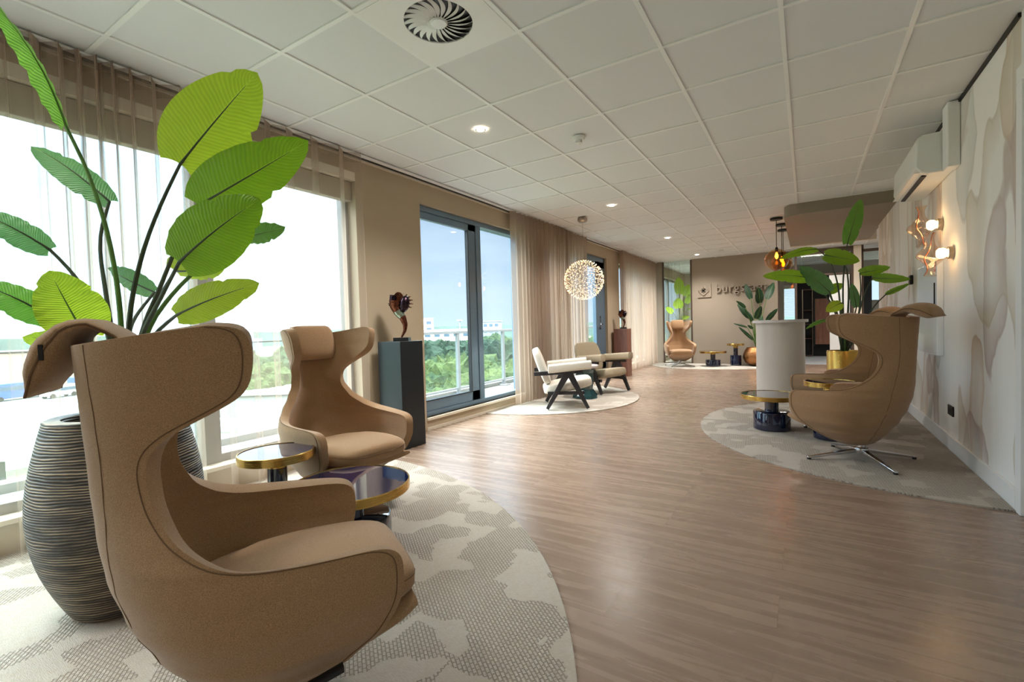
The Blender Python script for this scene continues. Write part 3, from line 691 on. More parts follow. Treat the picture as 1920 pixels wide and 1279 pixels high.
round_table('tall round navy table with brass column half hidden by a wing chair',(3.27,3.40,0),.20,.525,.13,.22,.05,.10,SG)
round_table('low brass-edged table before the taupe wall beside the far wing chair',(1.20,10.42,0),.30,.37,.165,.17,.055,.05,SG)
round_table('tall brass-edged table between far low table and copper planter',(1.66,10.72,0),.19,.53,.125,.26,.05,.07,SG)

# ------------------------------------------------------------------ V-leg armchairs
def v_chair(label,loc,rz,fab,grp='cream armchairs with black V legs'):
    t=thing('lounge_armchair',label,'armchair',loc,rz,grp)
    # seat (slopes back)
    def slab(name,x0,z0,x1,z1,th,hw,m,ex=4.5):
        d=Vector((x1-x0,0,z1-z0)); L=d.length; d.normalize(); nrm=Vector((-d.z,0,d.x)); secs=[]
        for i in range(13):
            a=PI*i/12; s=.5-.5*math.cos(a); f=max(.08,math.sin(a))**.25; p=Vector((x0,0,z0))+d*L*s
            secs.append((p,(0,hw*min(1,f),0),tuple(nrm*th*min(1,f)),ex))
        return G().loft(secs,32).build(name,m,t,ang=180)
    slab('seat',-.30,.245,.33,.355,.075,.255,fab)
    slab('backrest',-.235,.33,-.40,.79,.058,.265,fab)
    for s in (-1,1):
        y=s*.305
        lf=G().beam((.02,y,.50),(.26,y,.024),.045,.085,(1,0,0),.035,.04).build('leg',DKWOOD,t,smooth=False,bevel=.004)
        G().beam((.02,y,.50),(-.26,y,.024),.045,.085,(1,0,0),.035,.04).build('leg',DKWOOD,t,smooth=False,bevel=.004)
        G().beam((-.42,y,.475),(.20,y,.50),.04,.05,(0,0,1)).build('arm_rail',DKWOOD,t,smooth=False,bevel=.004)
        secs=[((-.24+.55*u,y,.535+.045*u),(0,.055,0),(0,0,.056),3.4) for u in (0,.01,.5,.99,1)]
        secs[0]=(secs[0][0],(0,.04,0),(0,0,.037),3); secs[-1]=(secs[-1][0],(0,.04,0),(0,0,.037),3)
        G().loft(secs,24).build('armrest',fab,t,ang=60)
    G().box(-.25,.22,-.29,-.25,.20,.24).build('side_rail',DKWOOD,t,smooth=False)
    G().box(-.25,.22,.25,.29,.20,.24).build('side_rail',DKWOOD,t,smooth=False)
    return t
v_chair('cream armchair with black V legs, nearer one, seen from its side',(.36,4.07,0),R(29),CRM)
v_chair('sand armchair with black V legs facing the room beside dark balcony door',(.34,5.49,0),R(-23),CRMD)
t=thing('side_table','teal faceted glass drum table between the two V-leg armchairs','table',(.32,4.80,0))
g=G(); n=10; prof=[(.19,.0105),(.185,.05),(.12,.14),(.14,.26),(.13,.38),(.16,.455)]
g.lathe(prof,n); g.build('base',TEAL,t,smooth=False,bevel=.006)
G().lathe([(.195,.456),(.2,.465),(.2,.49),(.19,.497)],40).build('table_top',PALESTONE,t,ang=30)

# ------------------------------------------------------------------ pedestals and sculptures
t=thing('pedestal','tall satin black square pedestal beside the balcony door','pedestal',(-.13,1.56,0))
G().box(-.145,.145,-.15,.14,0.001,.985).build('column',PEDB,t,smooth=False,bevel=.003)
t=thing('pedestal','red-brown wooden pedestal standing by the far curtain','pedestal',(-.16,7.93,0))
G().box(-.14,.14,-.14,.14,.001,.98).build('column',PEDW,t,smooth=False,bevel=.003)
def sculpture(label,loc,rz,sc,flip=1):
    t=thing('sculpture',label,'sculpture',loc,rz)
    G().box(-.075,.075,-.06,.06,.0,.035).build('plinth',PEDB,t,smooth=False,bevel=.002)
    P=resample_n([(-.005,0,.035),(.03,0,.10),(.038,0,.16),(.015,0,.23),(-.03,0,.29),(-.055,0,.35),(-.05,0,.40)],22)
    P=[(x*flip,y,z) for x,y,z in P]
    rad=[.010+.055*(i/22)**1.25 for i in range(23)]
    G().tube(P[:13],rad[:13],20,flat=1.0).build('horn',COPPER,t)
    G().tube(P[12:17],[r+.001 for r in rad[12:17]],20).build('band',SILVERG,t)
    G().tube(P[16:],rad[16:],20).build('neck',COPPER,t)
    # rolled plate, crest disc, mask
    G().tube([(-.085*flip,0,.345),(-.07*flip,0,.455)],[.034,.036],20).build('rolled_plate',PLUM,t)
    G().loft([((-.02*flip,-.006,.42),(.05,0,.0),(0,0,.065),2),((-.02*flip,.006,.42),(.05,0,0),(0,0,.065),2)],24).build('crest',COPPER,t)
    secs=[]
    for i in range(9):
        a=PI*i/8; secs.append(((.035*flip,-.055*math.cos(a),.365),(.05*max(.1,math.sin(a)),0,-.01),(.02*max(.1,math.sin(a)),0,.085*max(.1,math.sin(a))),2))
    G().loft(secs,24).build('mask',PLUM,t)
    g=G()
    for k in range(6):
        a=R(-35+k*26); c0=Vector((.035*flip,0,.365)); d_=Vector((math.cos(a)*flip,0,math.sin(a)))
        g.tube([c0+d_*.05+Vector((0,0,.01*k%2)),c0+d_*.088+Vector((0,.0,.012))],[.008,.003],6)
    g.build('spikes',COPPER,t)
    G().tube([(-.09*flip,0,.355),(-.115*flip,0,.36),(-.125*flip,0,.38)],[.006,.005,.002],6).build('hook',PLUM,t)
    t.scale=(sc,sc,sc); return t
sculpture('copper horn-shaped sculpture with green band on the black pedestal',(-.10,1.55,.986),R(32),.94)
sculpture('small copper sculpture on the red-brown pedestal',(-.14,7.93,.981),R(32),.82)

# ------------------------------------------------------------------ plants
NEAR_LEAVES=[
((1.128,-0.769,1.730),(1.422,-0.631,2.058),0.262,(0.746,-0.469,-0.473),0,[(0.700,-0.860,0.660),(0.840,-0.859,1.076),(0.881,-0.856,1.241),(0.954,-0.831,1.441),(1.043,-0.798,1.606),(1.128,-0.769,1.730)]),
((1.184,-0.739,1.575),(1.620,-0.576,1.788),0.211,(0.524,-0.556,-0.645),1,[(0.700,-0.860,0.660),(0.886,-0.836,1.106),(0.990,-0.800,1.278),(1.086,-0.769,1.454),(1.184,-0.739,1.575)]),
((1.291,-0.858,1.341),(1.575,-0.731,1.554),0.212,(0.569,-0.763,-0.307),1,[(0.700,-0.860,0.660),(0.958,-0.862,1.092),(1.113,-0.868,1.189),(1.291,-0.858,1.341)]),
((1.161,-0.580,1.482),(1.409,-0.542,1.508),0.094,(0.179,-0.711,-0.681),2,[(0.700,-0.860,0.660),(0.852,-0.813,1.106),(0.957,-0.732,1.284),(1.077,-0.644,1.409),(1.161,-0.580,1.482)]),
((0.880,-0.701,1.361),(1.154,-0.646,1.384),0.147,(0.181,-0.580,-0.795),0,[(0.700,-0.860,0.660),(0.829,-0.805,1.100),(0.839,-0.763,1.225),(0.880,-0.701,1.361)]),
((1.166,-0.824,1.165),(1.522,-0.715,1.283),0.125,(0.350,-0.913,-0.210),0,[(0.700,-0.860,0.660),(0.958,-0.823,1.090),(1.059,-0.825,1.129),(1.166,-0.824,1.165)]),
((0.632,-0.682,1.290),(0.395,-0.767,1.425),0.100,(0.290,-0.953,-0.089),3,[(0.700,-0.860,0.660),(0.717,-0.817,1.075),(0.638,-0.773,1.166),(0.632,-0.682,1.290)]),
((1.018,-1.037,1.100),(1.052,-1.126,1.324),0.186,(0.897,-0.348,-0.274),0,[(0.700,-0.860,0.660),(0.892,-0.959,1.041),(1.018,-1.037,1.100)]),
((0.926,-1.093,1.162),(0.908,-1.276,1.294),0.111,(0.961,0.093,0.262),2,[(0.700,-0.860,0.660),(0.852,-0.931,1.049),(0.869,-1.024,1.112),(0.926,-1.093,1.162)]),
((0.896,-0.997,1.062),(0.836,-1.151,1.110),0.096,(0.902,-0.236,0.362),0,[(0.700,-0.860,0.660),(0.845,-0.931,0.998),(0.896,-0.997,1.062)]),
((0.713,-1.039,1.426),(0.691,-1.226,1.556),0.105,(0.990,-0.022,0.137),3,[(0.700,-0.860,0.660),(0.798,-0.892,1.088),(0.755,-0.948,1.265),(0.731,-0.995,1.362),(0.713,-1.039,1.426)]),
((0.715,-0.853,1.642),(0.516,-1.028,1.873),0.122,(0.825,-0.349,0.444),3,[(0.700,-0.860,0.660),(0.751,-0.878,1.078),(0.721,-0.881,1.249),(0.683,-0.888,1.487),(0.715,-0.853,1.642)]),
((0.899,-1.026,1.843),(1.018,-1.235,2.171),0.152,(0.646,0.728,0.230),2,[(0.700,-0.860,0.660),(0.864,-0.881,1.077),(0.901,-0.910,1.417),(0.903,-0.965,1.680),(0.899,-1.026,1.843)])]
GOLD_LEAVES=[
((3.512,5.160,1.943),(3.658,5.391,2.522),0.170,(0.058,-0.932,0.357),2,[(3.460,5.090,0.620),(3.463,5.097,1.056),(3.462,5.114,1.555),(3.512,5.160,1.943)]),
((3.281,4.892,1.809),(3.613,4.980,1.731),0.185,(0.164,-0.928,-0.335),1,[(3.460,5.090,0.620),(3.509,5.096,1.055),(3.521,5.093,1.549),(3.459,5.032,1.770),(3.281,4.892,1.809)]),
((3.211,4.851,1.876),(2.849,4.385,1.780),0.104,(0.627,-0.592,0.507),1,[(3.460,5.090,0.620),(3.440,5.053,1.057),(3.416,5.024,1.490),(3.328,4.950,1.768),(3.211,4.851,1.876)]),
((3.138,4.675,1.537),(2.700,4.167,1.592),0.151,(0.758,-0.636,0.144),1,[(3.460,5.090,0.620),(3.412,4.986,1.058),(3.322,4.860,1.305),(3.138,4.675,1.537)]),
((3.325,4.786,1.374),(3.043,4.503,1.690),0.196,(0.319,-0.830,-0.459),3,[(3.460,5.090,0.620),(3.415,4.949,1.058),(3.325,4.786,1.374)]),
((3.322,5.139,1.391),(3.475,5.357,1.507),0.115,(0.611,-0.661,0.435),1,[(3.460,5.090,0.620),(3.440,5.142,1.057),(3.322,5.139,1.391)]),
((3.436,4.851,1.250),(3.284,4.635,1.170),0.133,(0.597,-0.613,0.518),0,[(3.460,5.090,0.620),(3.451,4.972,1.057),(3.436,4.851,1.250)]),
((3.596,5.186,1.201),(3.551,5.168,1.496),0.100,(-0.065,-0.995,-0.070),3,[(3.460,5.090,0.620),(3.563,5.160,1.053),(3.596,5.186,1.201)]),
((3.622,5.098,1.590),(3.873,4.902,1.633),0.127,(-0.478,-0.725,-0.497),1,[(3.460,5.090,0.620),(3.613,5.152,1.051),(3.639,5.141,1.389),(3.622,5.098,1.590)]),
((3.734,5.048,1.522),(4.011,4.688,1.485),0.113,(-0.777,-0.572,-0.265),1,[(3.460,5.090,0.620),(3.599,5.104,1.052),(3.658,5.073,1.354),(3.734,5.048,1.522)]),
((3.845,4.992,1.327),(4.006,4.683,1.436),0.058,(-0.628,-0.528,-0.571),1,[(3.460,5.090,0.620),(3.669,5.107,1.019),(3.736,5.037,1.198),(3.845,4.992,1.327)]),
((3.318,4.653,1.068),(3.093,4.273,0.997),0.063,(0.267,-0.328,0.906),2,[(3.460,5.090,0.620),(3.396,4.876,0.986),(3.318,4.653,1.068)])]
COPPER_LEAVES=[
((2.013,10.583,1.580),(1.892,10.638,1.947),0.147,(-0.302,-0.952,0.045),4,[(2.103,10.773,0.390),(2.077,10.662,1.011),(2.013,10.583,1.580)]),
((2.191,10.691,1.474),(2.174,10.457,1.850),0.184,(0.392,-0.789,-0.472),4,[(2.103,10.773,0.390),(2.140,10.699,0.959),(2.191,10.691,1.474)]),
((2.324,10.777,1.570),(2.463,10.997,1.972),0.170,(0.444,-0.842,0.306),4,[(2.103,10.773,0.390),(2.186,10.730,1.007),(2.324,10.777,1.570)]),
((1.908,10.509,1.373),(1.746,10.178,1.548),0.076,(0.730,-0.562,-0.388),4,[(2.103,10.773,0.390),(2.040,10.634,0.906),(1.908,10.509,1.373)]),
((1.972,10.541,1.137),(1.736,10.524,1.493),0.131,(0.198,-0.976,0.086),4,[(2.103,10.773,0.390),(2.062,10.644,0.789),(1.972,10.541,1.137)]),
((2.113,10.628,1.110),(2.229,10.476,1.412),0.146,(0.008,-0.892,-0.453),4,[(2.103,10.773,0.390),(2.112,10.675,0.776),(2.113,10.628,1.110)]),
((2.177,10.662,0.930),(2.222,10.819,1.219),0.107,(0.187,-0.875,0.447),4,[(2.103,10.773,0.390),(2.134,10.685,0.686),(2.177,10.662,0.930)]),
((2.320,10.756,1.059),(2.549,10.674,1.346),0.115,(-0.111,-0.976,-0.190),4,[(2.103,10.773,0.390),(2.184,10.719,0.751),(2.320,10.756,1.059)]),
((1.932,10.508,0.917),(1.650,10.454,1.032),0.049,(0.155,-0.984,-0.085),4,[(2.103,10.773,0.390),(2.048,10.631,0.677),(1.932,10.508,0.917)]),
((2.045,10.578,0.879),(1.963,10.294,0.985),0.067,(0.590,-0.425,-0.686),4,[(2.103,10.773,0.390),(2.087,10.655,0.659),(2.045,10.578,0.879)]),
((2.048,10.571,0.624),(1.756,10.518,0.954),0.077,(0.015,-0.989,-0.145),4,[(2.103,10.773,0.390),(2.088,10.651,0.531),(2.048,10.571,0.624)]),
((2.241,10.695,0.728),(2.308,10.504,0.821),0.059,(-0.612,-0.505,-0.609),4,[(2.103,10.773,0.390),(2.156,10.696,0.584),(2.241,10.695,0.728)]),
((2.037,10.579,1.057),(1.915,10.630,1.319),0.098,(-0.251,-0.965,0.073),4,[(2.103,10.773,0.390),(2.085,10.657,0.749),(2.037,10.579,1.057)])]
GLASS_LEAVES=[
((0.132,11.894,1.864),(0.136,11.796,2.337),0.287,(-0.045,-0.978,-0.203),0,[(0.030,11.850,0.450),(0.143,11.884,1.413),(0.132,11.894,1.864)]),
((0.270,11.978,1.793),(0.375,11.938,2.127),0.224,(0.035,-0.991,-0.131),0,[(0.030,11.850,0.450),(0.191,11.913,1.379),(0.270,11.978,1.793)]),
((0.106,11.863,1.468),(0.120,11.765,1.759),0.275,(0.195,-0.926,-0.322),0,[(0.030,11.850,0.450),(0.133,11.871,1.215),(0.106,11.863,1.468)]),
((0.287,11.981,1.594),(0.445,11.972,1.875),0.170,(0.245,-0.955,-0.169),0,[(0.030,11.850,0.450),(0.196,11.913,1.279),(0.287,11.981,1.594)]),
((-0.025,11.777,1.353),(-0.165,11.577,1.506),0.163,(0.725,-0.659,-0.199),0,[(0.030,11.850,0.450),(0.087,11.840,1.157),(-0.025,11.777,1.353)]),
((0.193,11.908,1.187),(0.383,11.911,1.233),0.118,(-0.015,-0.993,0.117),0,[(0.030,11.850,0.450),(0.163,11.885,1.075),(0.193,11.908,1.187)]),
((0.308,11.988,1.429),(0.445,11.957,1.446),0.037,(-0.218,-0.976,-0.028),0,[(0.030,11.850,0.450),(0.204,11.915,1.197),(0.308,11.988,1.429)])]

def bez(P,n=24):
    return resample_n([tuple(v) for v in smooth_poly([tuple(p) for p in P],3)],n)
def make_leaf(parent,L,rad,stem_mat,nrow=22,rip=.004):
    B,T,W,Nn,tone,st=L; B=Vector(B);T=Vector(T);Nn=Vector(Nn).normalized(); ax=(T-B); Ln=ax.length; ax.normalize()
    side=ax.cross(Nn).normalized(); hw=W/2; vs=[];fs=[];uvs=[]; NCc=10
    r_=random.Random(int(B.x*9999)+int(T.z*7777)); notch=[r_.randint(4,nrow-3) for _ in range(2)]; ph=r_.random()*6
    for j in range(nrow+1):
        t=j/nrow; prof=(math.sin(PI*min(1,(t*.955+.045))**.80))**.62 if t<1 else 0.0
        prof=max(prof,.03 if t<1 else .0)
        mid=B+(T-B)*t+Nn*(.10*Ln*math.sin(PI*t)*.6)-Vector((0,0,1))*(.05*Ln*t*t)
        for i in range(-NCc//2,NCc//2+1):
            s=i/(NCc/2); k=prof*hw*s
            if j in notch and ((i>2)==(notch.index(j)==0)) and abs(i)>2: k*=.86
            p=mid+side*k-Nn*(abs(s)**1.6*hw*prof*.22)+Nn*(rip*math.sin(t*46+ph+abs(s)*2)*abs(s)) - ax*(abs(s)**2*hw*.18*(1-t))
            vs.append(p); uvs.append((.5+s*.5,t))
    n1=NCc+1
    for j in range(nrow):
        for i in range(NCc): fs.append((j*n1+i,j*n1+i+1,(j+1)*n1+i+1,(j+1)*n1+i))
    g=G(); g.add(vs,fs); o=g.build('leaf',TONES[tone],parent,ang=180)
    me=o.data; uv=me.uv_layers.new(name='UVMap')
    for lp in me.loops: uv.data[lp.index].uv=uvs[lp.vertex_index]
    P=bez(st,20)+[tuple(B+(T-B)*t+Nn*(.10*Ln*math.sin(PI*t)*.6)-Vector((0,0,1))*(.05*Ln*t*t)+Nn*.0025) for t in (.1,.25,.4,.55,.7,.85)]
    rr_=[rad*(1-.55*min(1,i/20)) for i in range(21)]+[rad*.34*(1-u) for u in (.1,.25,.4,.55,.7,.85)]
    G().tube(P,rr_,8).build('stem',stem_mat,o)
    return o
def planter(label,loc,prof,potm,leaves,rad,name='potted_plant',rin=.2,zs=.6,n=64,stem=STEM,rip=.004,trunk=None,sm=None):
    t=thing(name,label,'plant',loc)
    G().lathe(prof,n).build('pot',potm,t,ang=30)
    G().lathe([(0,zs-.02),(rin*.9,zs-.015),(rin,zs)],24).build('soil',SOIL,t)
    for k,L in enumerate(leaves):
        B,T,W,Nn,tone,st=L; o=Vector(loc); f=lambda p: tuple(Vector(p)-o)
        make_leaf(t,(f(B),f(T),W,Nn,tone,[f(p) for p in st]),rad,(sm[k%len(sm)] if sm else stem),rip=rip)
    if trunk: G().tube([tuple(Vector(p)-Vector(loc)) for p in trunk[0]],trunk[1],12).build('trunk',STEMG,t)
    return t
def barrel(h,rb,rm,rt,rin,zin):
    P=[(rb-.01,.011),(rb,.02)]
    for i in range(1,24):
        u=i/23; z=.02+(h-.03)*u
        r=rb+(rt-rb)*u+ (rm-(rb+rt)/2)*1.0*math.sin(PI*u**.92)
        P.append((r,z))
    P+=[(rt,h-.004),(rt-.008,h),(rin+.006,h),(rin,h-.01),(rin,zin),(0,zin)]
    return P
planter('tall bright-leaved plant in a large black-and-tan ribbed barrel planter',(.70,-.86,0),barrel(.78,.175,.285,.225,.165,.62),RIBPOT,NEAR_LEAVES,.0125,rin=.163,zs=.68,sm=[STEM,STEM,STEM,STEMG,STEM,STEM,STEM,STEMG,STEM,STEMG,STEM,STEM,STEMG])
planter('broad-leaved plant in a plain gold cylinder pot behind right wing chairs',(3.46,5.09,0),[(.145,.011),(.155,.02),(.165,.69),(.160,.70),(.15,.70),(.148,.60),(0,.60)],GOLDPOT,GOLD_LEAVES,.013,rin=.147,zs=.66,stem=STEM,trunk=([(3.46,5.09,.6),(3.455,5.09,.95),(3.44,5.09,1.25)],[.03,.026,.012]))
planter('narrow dark-leaved plant in a round hammered copper bowl',(2.13,10.74,0),[(.12,.011),(.2,.03),(.28,.10),(.318,.20),(.315,.28),(.28,.37),(.235,.43),(.23,.44),(.22,.43),(.22,.36),(0,.36)],COPPOT,COPPER_LEAVES,.012,rin=.22,zs=.40,stem=STEMG,rip=.0)
planter('pale green leafy plant standing behind the glazed corner panel',(.03,11.85,0),[(.13,.001),(.16,.02),(.19,.45),(.18,.45),(.17,.38),(0,.38)],WHITEM,GLASS_LEAVES,.012,rin=.17,zs=.42,stem=STEMG,rip=.0)

# ------------------------------------------------------------------ counter
t=thing('reception_counter','rounded pale grey reception counter with overhanging top','counter',(2.765,6.35,0))
def stadium(x0,x1,y0,y1,r=None,n=16):
    r=(x1-x0)/2 if r is None else r; P=[]
    for (cx,cy,a0) in ((x1-r,y0+r,-PI/2),(x1-r,y1-r,0),(x0+r,y1-r,PI/2),(x0+r,y0+r,PI)):
        for i in range(n+1): a=a0+PI/2*i/n; P.append((cx+r*math.cos(a),cy+r*math.sin(a)))
    return P
G().prism(stadium(-.315,.315,-.30,1.2),0.001,1.035).build('body',COUNTER,t,ang=40)
G().prism(stadium(-.36,.36,-.35,1.25),1.035,1.075).build('counter_top',COUNTERT,t,ang=40,bevel=.004)

# ------------------------------------------------------------------ ceiling fittings
t=thing('air_diffuser','white square ceiling panel with round swirl air diffuser','vent',(1.5,.3,ZC))
g=G(); n=48; ro=.176
vs=[];fs=[]
for i in range(n):
    a=2*PI*i/n; c_,s_=math.cos(a),math.sin(a); k=.287/max(abs(c_),abs(s_)); vs+=[(ro*c_,ro*s_,-.001),(k*c_,k*s_,-.001),(k*c_,k*s_,.007),(ro*c_,ro*s_,.007)]
for i in range(n):
    j=(i+1)%n
    for q in range(4): fs.append((i*4+q,j*4+q,j*4+(q+1)%4,i*4+(q+1)%4))
g.add(vs,fs); g.build('panel',WHITE,t,smooth=False)
G().lathe([(.0,.0065),(.176,.0065)],40,cap=False).build('duct',BLACK,t)
G().lathe([(.0,-.012),(.040,-.010),(.046,-.004),(.046,.002)],28).build('hub',WHITEM,t)
for k in range(22):
    a=2*PI*k/22; vs=[];
    for i in range(9):
        u=i/8; rr_=.044+.132*u; aa=a-.30*u*u; wd=.0085*math.sin(PI*u)**.8+.0032
        c_,s_=math.cos(aa),math.sin(aa); tx,ty=-s_,c_
        vs+=[(rr_*c_-tx*wd,rr_*s_-ty*wd,-.004),(rr_*c_+tx*wd,rr_*s_+ty*wd,.004),(rr_*c_+tx*wd,rr_*s_+ty*wd,.0055),(rr_*c_-tx*wd,rr_*s_-ty*wd,-.002)]
    fs=[]
    for i in range(8):
        for q in range(4): fs.append((i*4+q,(i+1)*4+q,(i+1)*4+(q+1)%4,i*4+(q+1)%4))
    g=G(); g.add(vs,fs); g.build('blade',WHITEM,t,smooth=False)
spots=[(.9,1.5,'recessed ceiling spotlight nearest the big swirl diffuser'),(.9,4.5,'recessed ceiling spotlight beside the sphere pendant'),(.9,7.5,'recessed ceiling spotlight before the red-brown pedestal'),(.9,10.3,'recessed ceiling spotlight nearest the far taupe wall')]
unseen=[(.9,-1.5),(3.3,-3)]  # added lamps out of view, extra fill for the interior
for x,y,lb in spots:
    t=thing('downlight',lb,'light',(x,y,ZC),0,'recessed ceiling spotlights')
    G().lathe([(.030,-.001),(.040,-.003),(.045,-.001),(.045,.0)],28,cap=False).build('bezel',WHITEM,t)
    G().lathe([(0,-.0005),(.031,-.0005)],24,cap=False).build('lamp',LAMPW,t)
DOWN=85
for x,y in [(a,b) for a,b,_ in spots]+unseen:
    d=bpy.data.lights.new('downlight_beam','SPOT'); d.energy=DOWN; d.color=(1,.95,.9); d.spot_size=R(138); d.spot_blend=1; d.shadow_soft_size=.22
    d.energy*= (1 if y>0 else .35)
    o=bpy.data.objects.new('downlight_beam',d); COL.objects.link(o); o.location=(x,y,ZC-.02)
for (x,y,lb) in ((1.485,2.10,'white smoke detector on the ceiling nearer the swirl diffuser'),(1.49,9.88,'white smoke detector on the ceiling near the far wall')):
    t=thing('smoke_detector',lb,'smoke detector',(x,y,ZC),0,'ceiling smoke detectors')
    G().lathe([(.0,-.03),(.045,-.03),(.050,-.022),(.052,-.002),(.056,0)],32).build('base',WHITEM,t,ang=40)
    g=G(); 
    for k in range(6): a=k*PI/3; g.box(.026*math.cos(a)-.004,.026*math.cos(a)+.004,.026*math.sin(a)-.004,.026*math.sin(a)+.004,-.055,-.029)
    g.build('cage',WHITEM,t,smooth=False)
    G().lathe([(0,-.064),(.02,-.062),(.03,-.055),(.028,-.05),(0,-.05)],24).build('cap',WHITEM,t)

# sphere pendant
t=thing('sphere_pendant','spiky wire sphere pendant with many tiny warm lights','lamp',(.31,4.88,0))
G().lathe([(.0,ZC-.075),(.05,ZC-.073),(.072,ZC-.05),(.07,ZC-.015),(.06,ZC)],32).build('ceiling_cup',NICKEL,t)
G().tube([(0,0,ZC-.07),(0,0,1.75+.26)],.0016,5).build('cable',WIRE,t)
bm=bmesh.new(); bmesh.ops.create_icosphere(bm,subdivisions=3,radius=.235)
pts=[v.co.copy() for v in bm.verts]; g=G()
for e_ in bm.edges: g.tube([e_.verts[0].co+Vector((0,0,1.75)),e_.verts[1].co+Vector((0,0,1.75))],.0011,3,cap=False)
bm.free()
wf=g.build('wire_frame',WIRE,t)
g=G(); rest=G(); pin=G(); nb=0
camdir=Vector((3.1-.31,-1.62-4.88,1.09-1.75)).normalized()
cand=[]
for p in pts:
    d_=p.normalized(); a=d_.orthogonal().normalized(); b=d_.cross(a)
    for q in range(3):
        an=q*2.09+p.x*40; dd=(d_+ (a*math.cos(an)+b*math.sin(an))*.11).normalized(); cand.append((dd,d_))
cand.sort(key=lambda c:-c[0].dot(camdir)*1.0)
for k,(dd,d_) in enumerate(cand):
    c0=dd*.282+Vector((0,0,1.75)); pin.tube([d_*.235+Vector((0,0,1.75)),c0],.0009,3,cap=False)
    tgt=G() if k<100 else rest
    tgt.tube([c0-dd*.004,c0+dd*.002,c0+dd*.007,c0+dd*.013],[.002,.0042,.0036,.0008],6)
    if k<100: tgt.build('light_bulb',BULBW,t)
pin.build('pins',WIRE,wf)
o=rest.build('light_bulbs',BULBW,t); o['kind']='stuff'
# amber pendants
for k,(yc,ox,gz,gx,lb,gr) in enumerate([(6.91,0,2.02,-.02,'amber glass globe pendant with the nearest black ceiling cup, over the counter',.17),(7.50,.0,2.02,.03,'amber glass globe pendant with the middle black ceiling cup',.155),(8.06,.0,2.0,.03,'amber glass globe pendant with the farthest black ceiling cup',.16)]):
    x=2.73+gx
    t=thing('globe_pendant',lb,'lamp',(x,yc,0),0,'amber globe pendants over the counter')
    G().lathe([(.0,ZC-.028),(.085,ZC-.028),(.088,ZC-.02),(.088,ZC)],28).build('ceiling_cup',BLACK,t)
    G().tube([(0,0,ZC-.02),(0,0,gz+gr)],.005,6).build('cable',BLACK,t)
    G().lathe([(0,gz+gr-.045),(.02,gz+gr-.04),(.025,gz+gr+.0),(.012,gz+gr+.03),(0,gz+gr+.03)],16).build('socket',BLACK,t)
    prof=[(max(.001,gr*math.sin(a)),gz-gr*math.cos(a)) for a in [PI*i/20 for i in range(20)]]
    G().lathe(prof,32,cap=False).build('glass_globe',AMBERG,t)
    G().lathe([(0,gz+.01),(.018,gz+.03),(.026,gz+.06),(.015,gz+.10),(.008,gz+.115)],14).build('bulb',AMBERL,t)

# ------------------------------------------------------------------ mural wall fittings
t=thing('air_conditioner','white wall-mounted air conditioner above the mural','air conditioner',(XR,3.85,0))
prof=[(-.001,2.20),(-.15,2.20),(-.20,2.215),(-.235,2.26),(-.225,2.48),(-.19,2.51),(-.001,2.515)]
n=len(prof); y0,y1=-.55,.55; vs=[(x,y0,z) for x,z in prof]+[(x,y1,z) for x,z in prof]
fs=[tuple(range(n)),tuple(range(2*n-1,n-1,-1))]+[(i,(i+1)%n,n+(i+1)%n,n+i) for i in range(n)]
g=G(); g.add(vs,fs); ac=g.build('housing',WHITEM,t,smooth=False,bevel=.012,seg=3)
G().box(-.185,-.155,-.48,.48,2.195,2.207).build('air_slot',BLACK,t,smooth=False)
G().box(-.24,-.205,-.54,.54,2.216,2.222).build('vane',WHITE,t,smooth=False)
G().box(-.075,-.001,-.72,-.565,2.19,ZC-.001).build('duct_cover',WHITE,t,smooth=False,bevel=.008)
t=thing('wall_cabinet','shallow white wall cabinet with a small red sticker','cabinet',(XR,4.05,1.14))
G().box(-.045,-.001,-.41,.41,-.40,.40).build('door',mat('cool_white_enamel',(232,238,244),.22,nscale=4,namt=.01),t,smooth=False,bevel=.004)
G().box(-.052,-.045,-.345,-.325,-.05,.22).build('handle',BLACK,t,smooth=False)
RED=mat('red_sticker',(176,44,48),.5)
G().box(-.0475,-.0452,-.36,-.30,.31,.39).build('sticker',RED,t,smooth=False)
G().box(-.0490,-.0476,-.345,-.315,.335,.365).build('pictogram',WHITE,t,smooth=False)
t=thing('thermostat','small black thermostat on the mural wall past the white cabinet','thermostat',(XR,5.0,1.47)); G().box(-.03,-.001,-.045,.045,-.05,.05).build('housing',BLACK,t,smooth=False,bevel=.006)
t=thing('wall_socket','black double wall socket low on the mural','socket',(XR,3.39,.32)); G().box(-.012,-.001,-.075,.075,-.04,.04).build('plate',BLACK,t,smooth=False,bevel=.003)
g=G()
for s in(-1,1): g.tube([(-.0122,s*.037,0),(-.0135,s*.037,0)],.022,20)
g.build('outlet',GASKET,t)
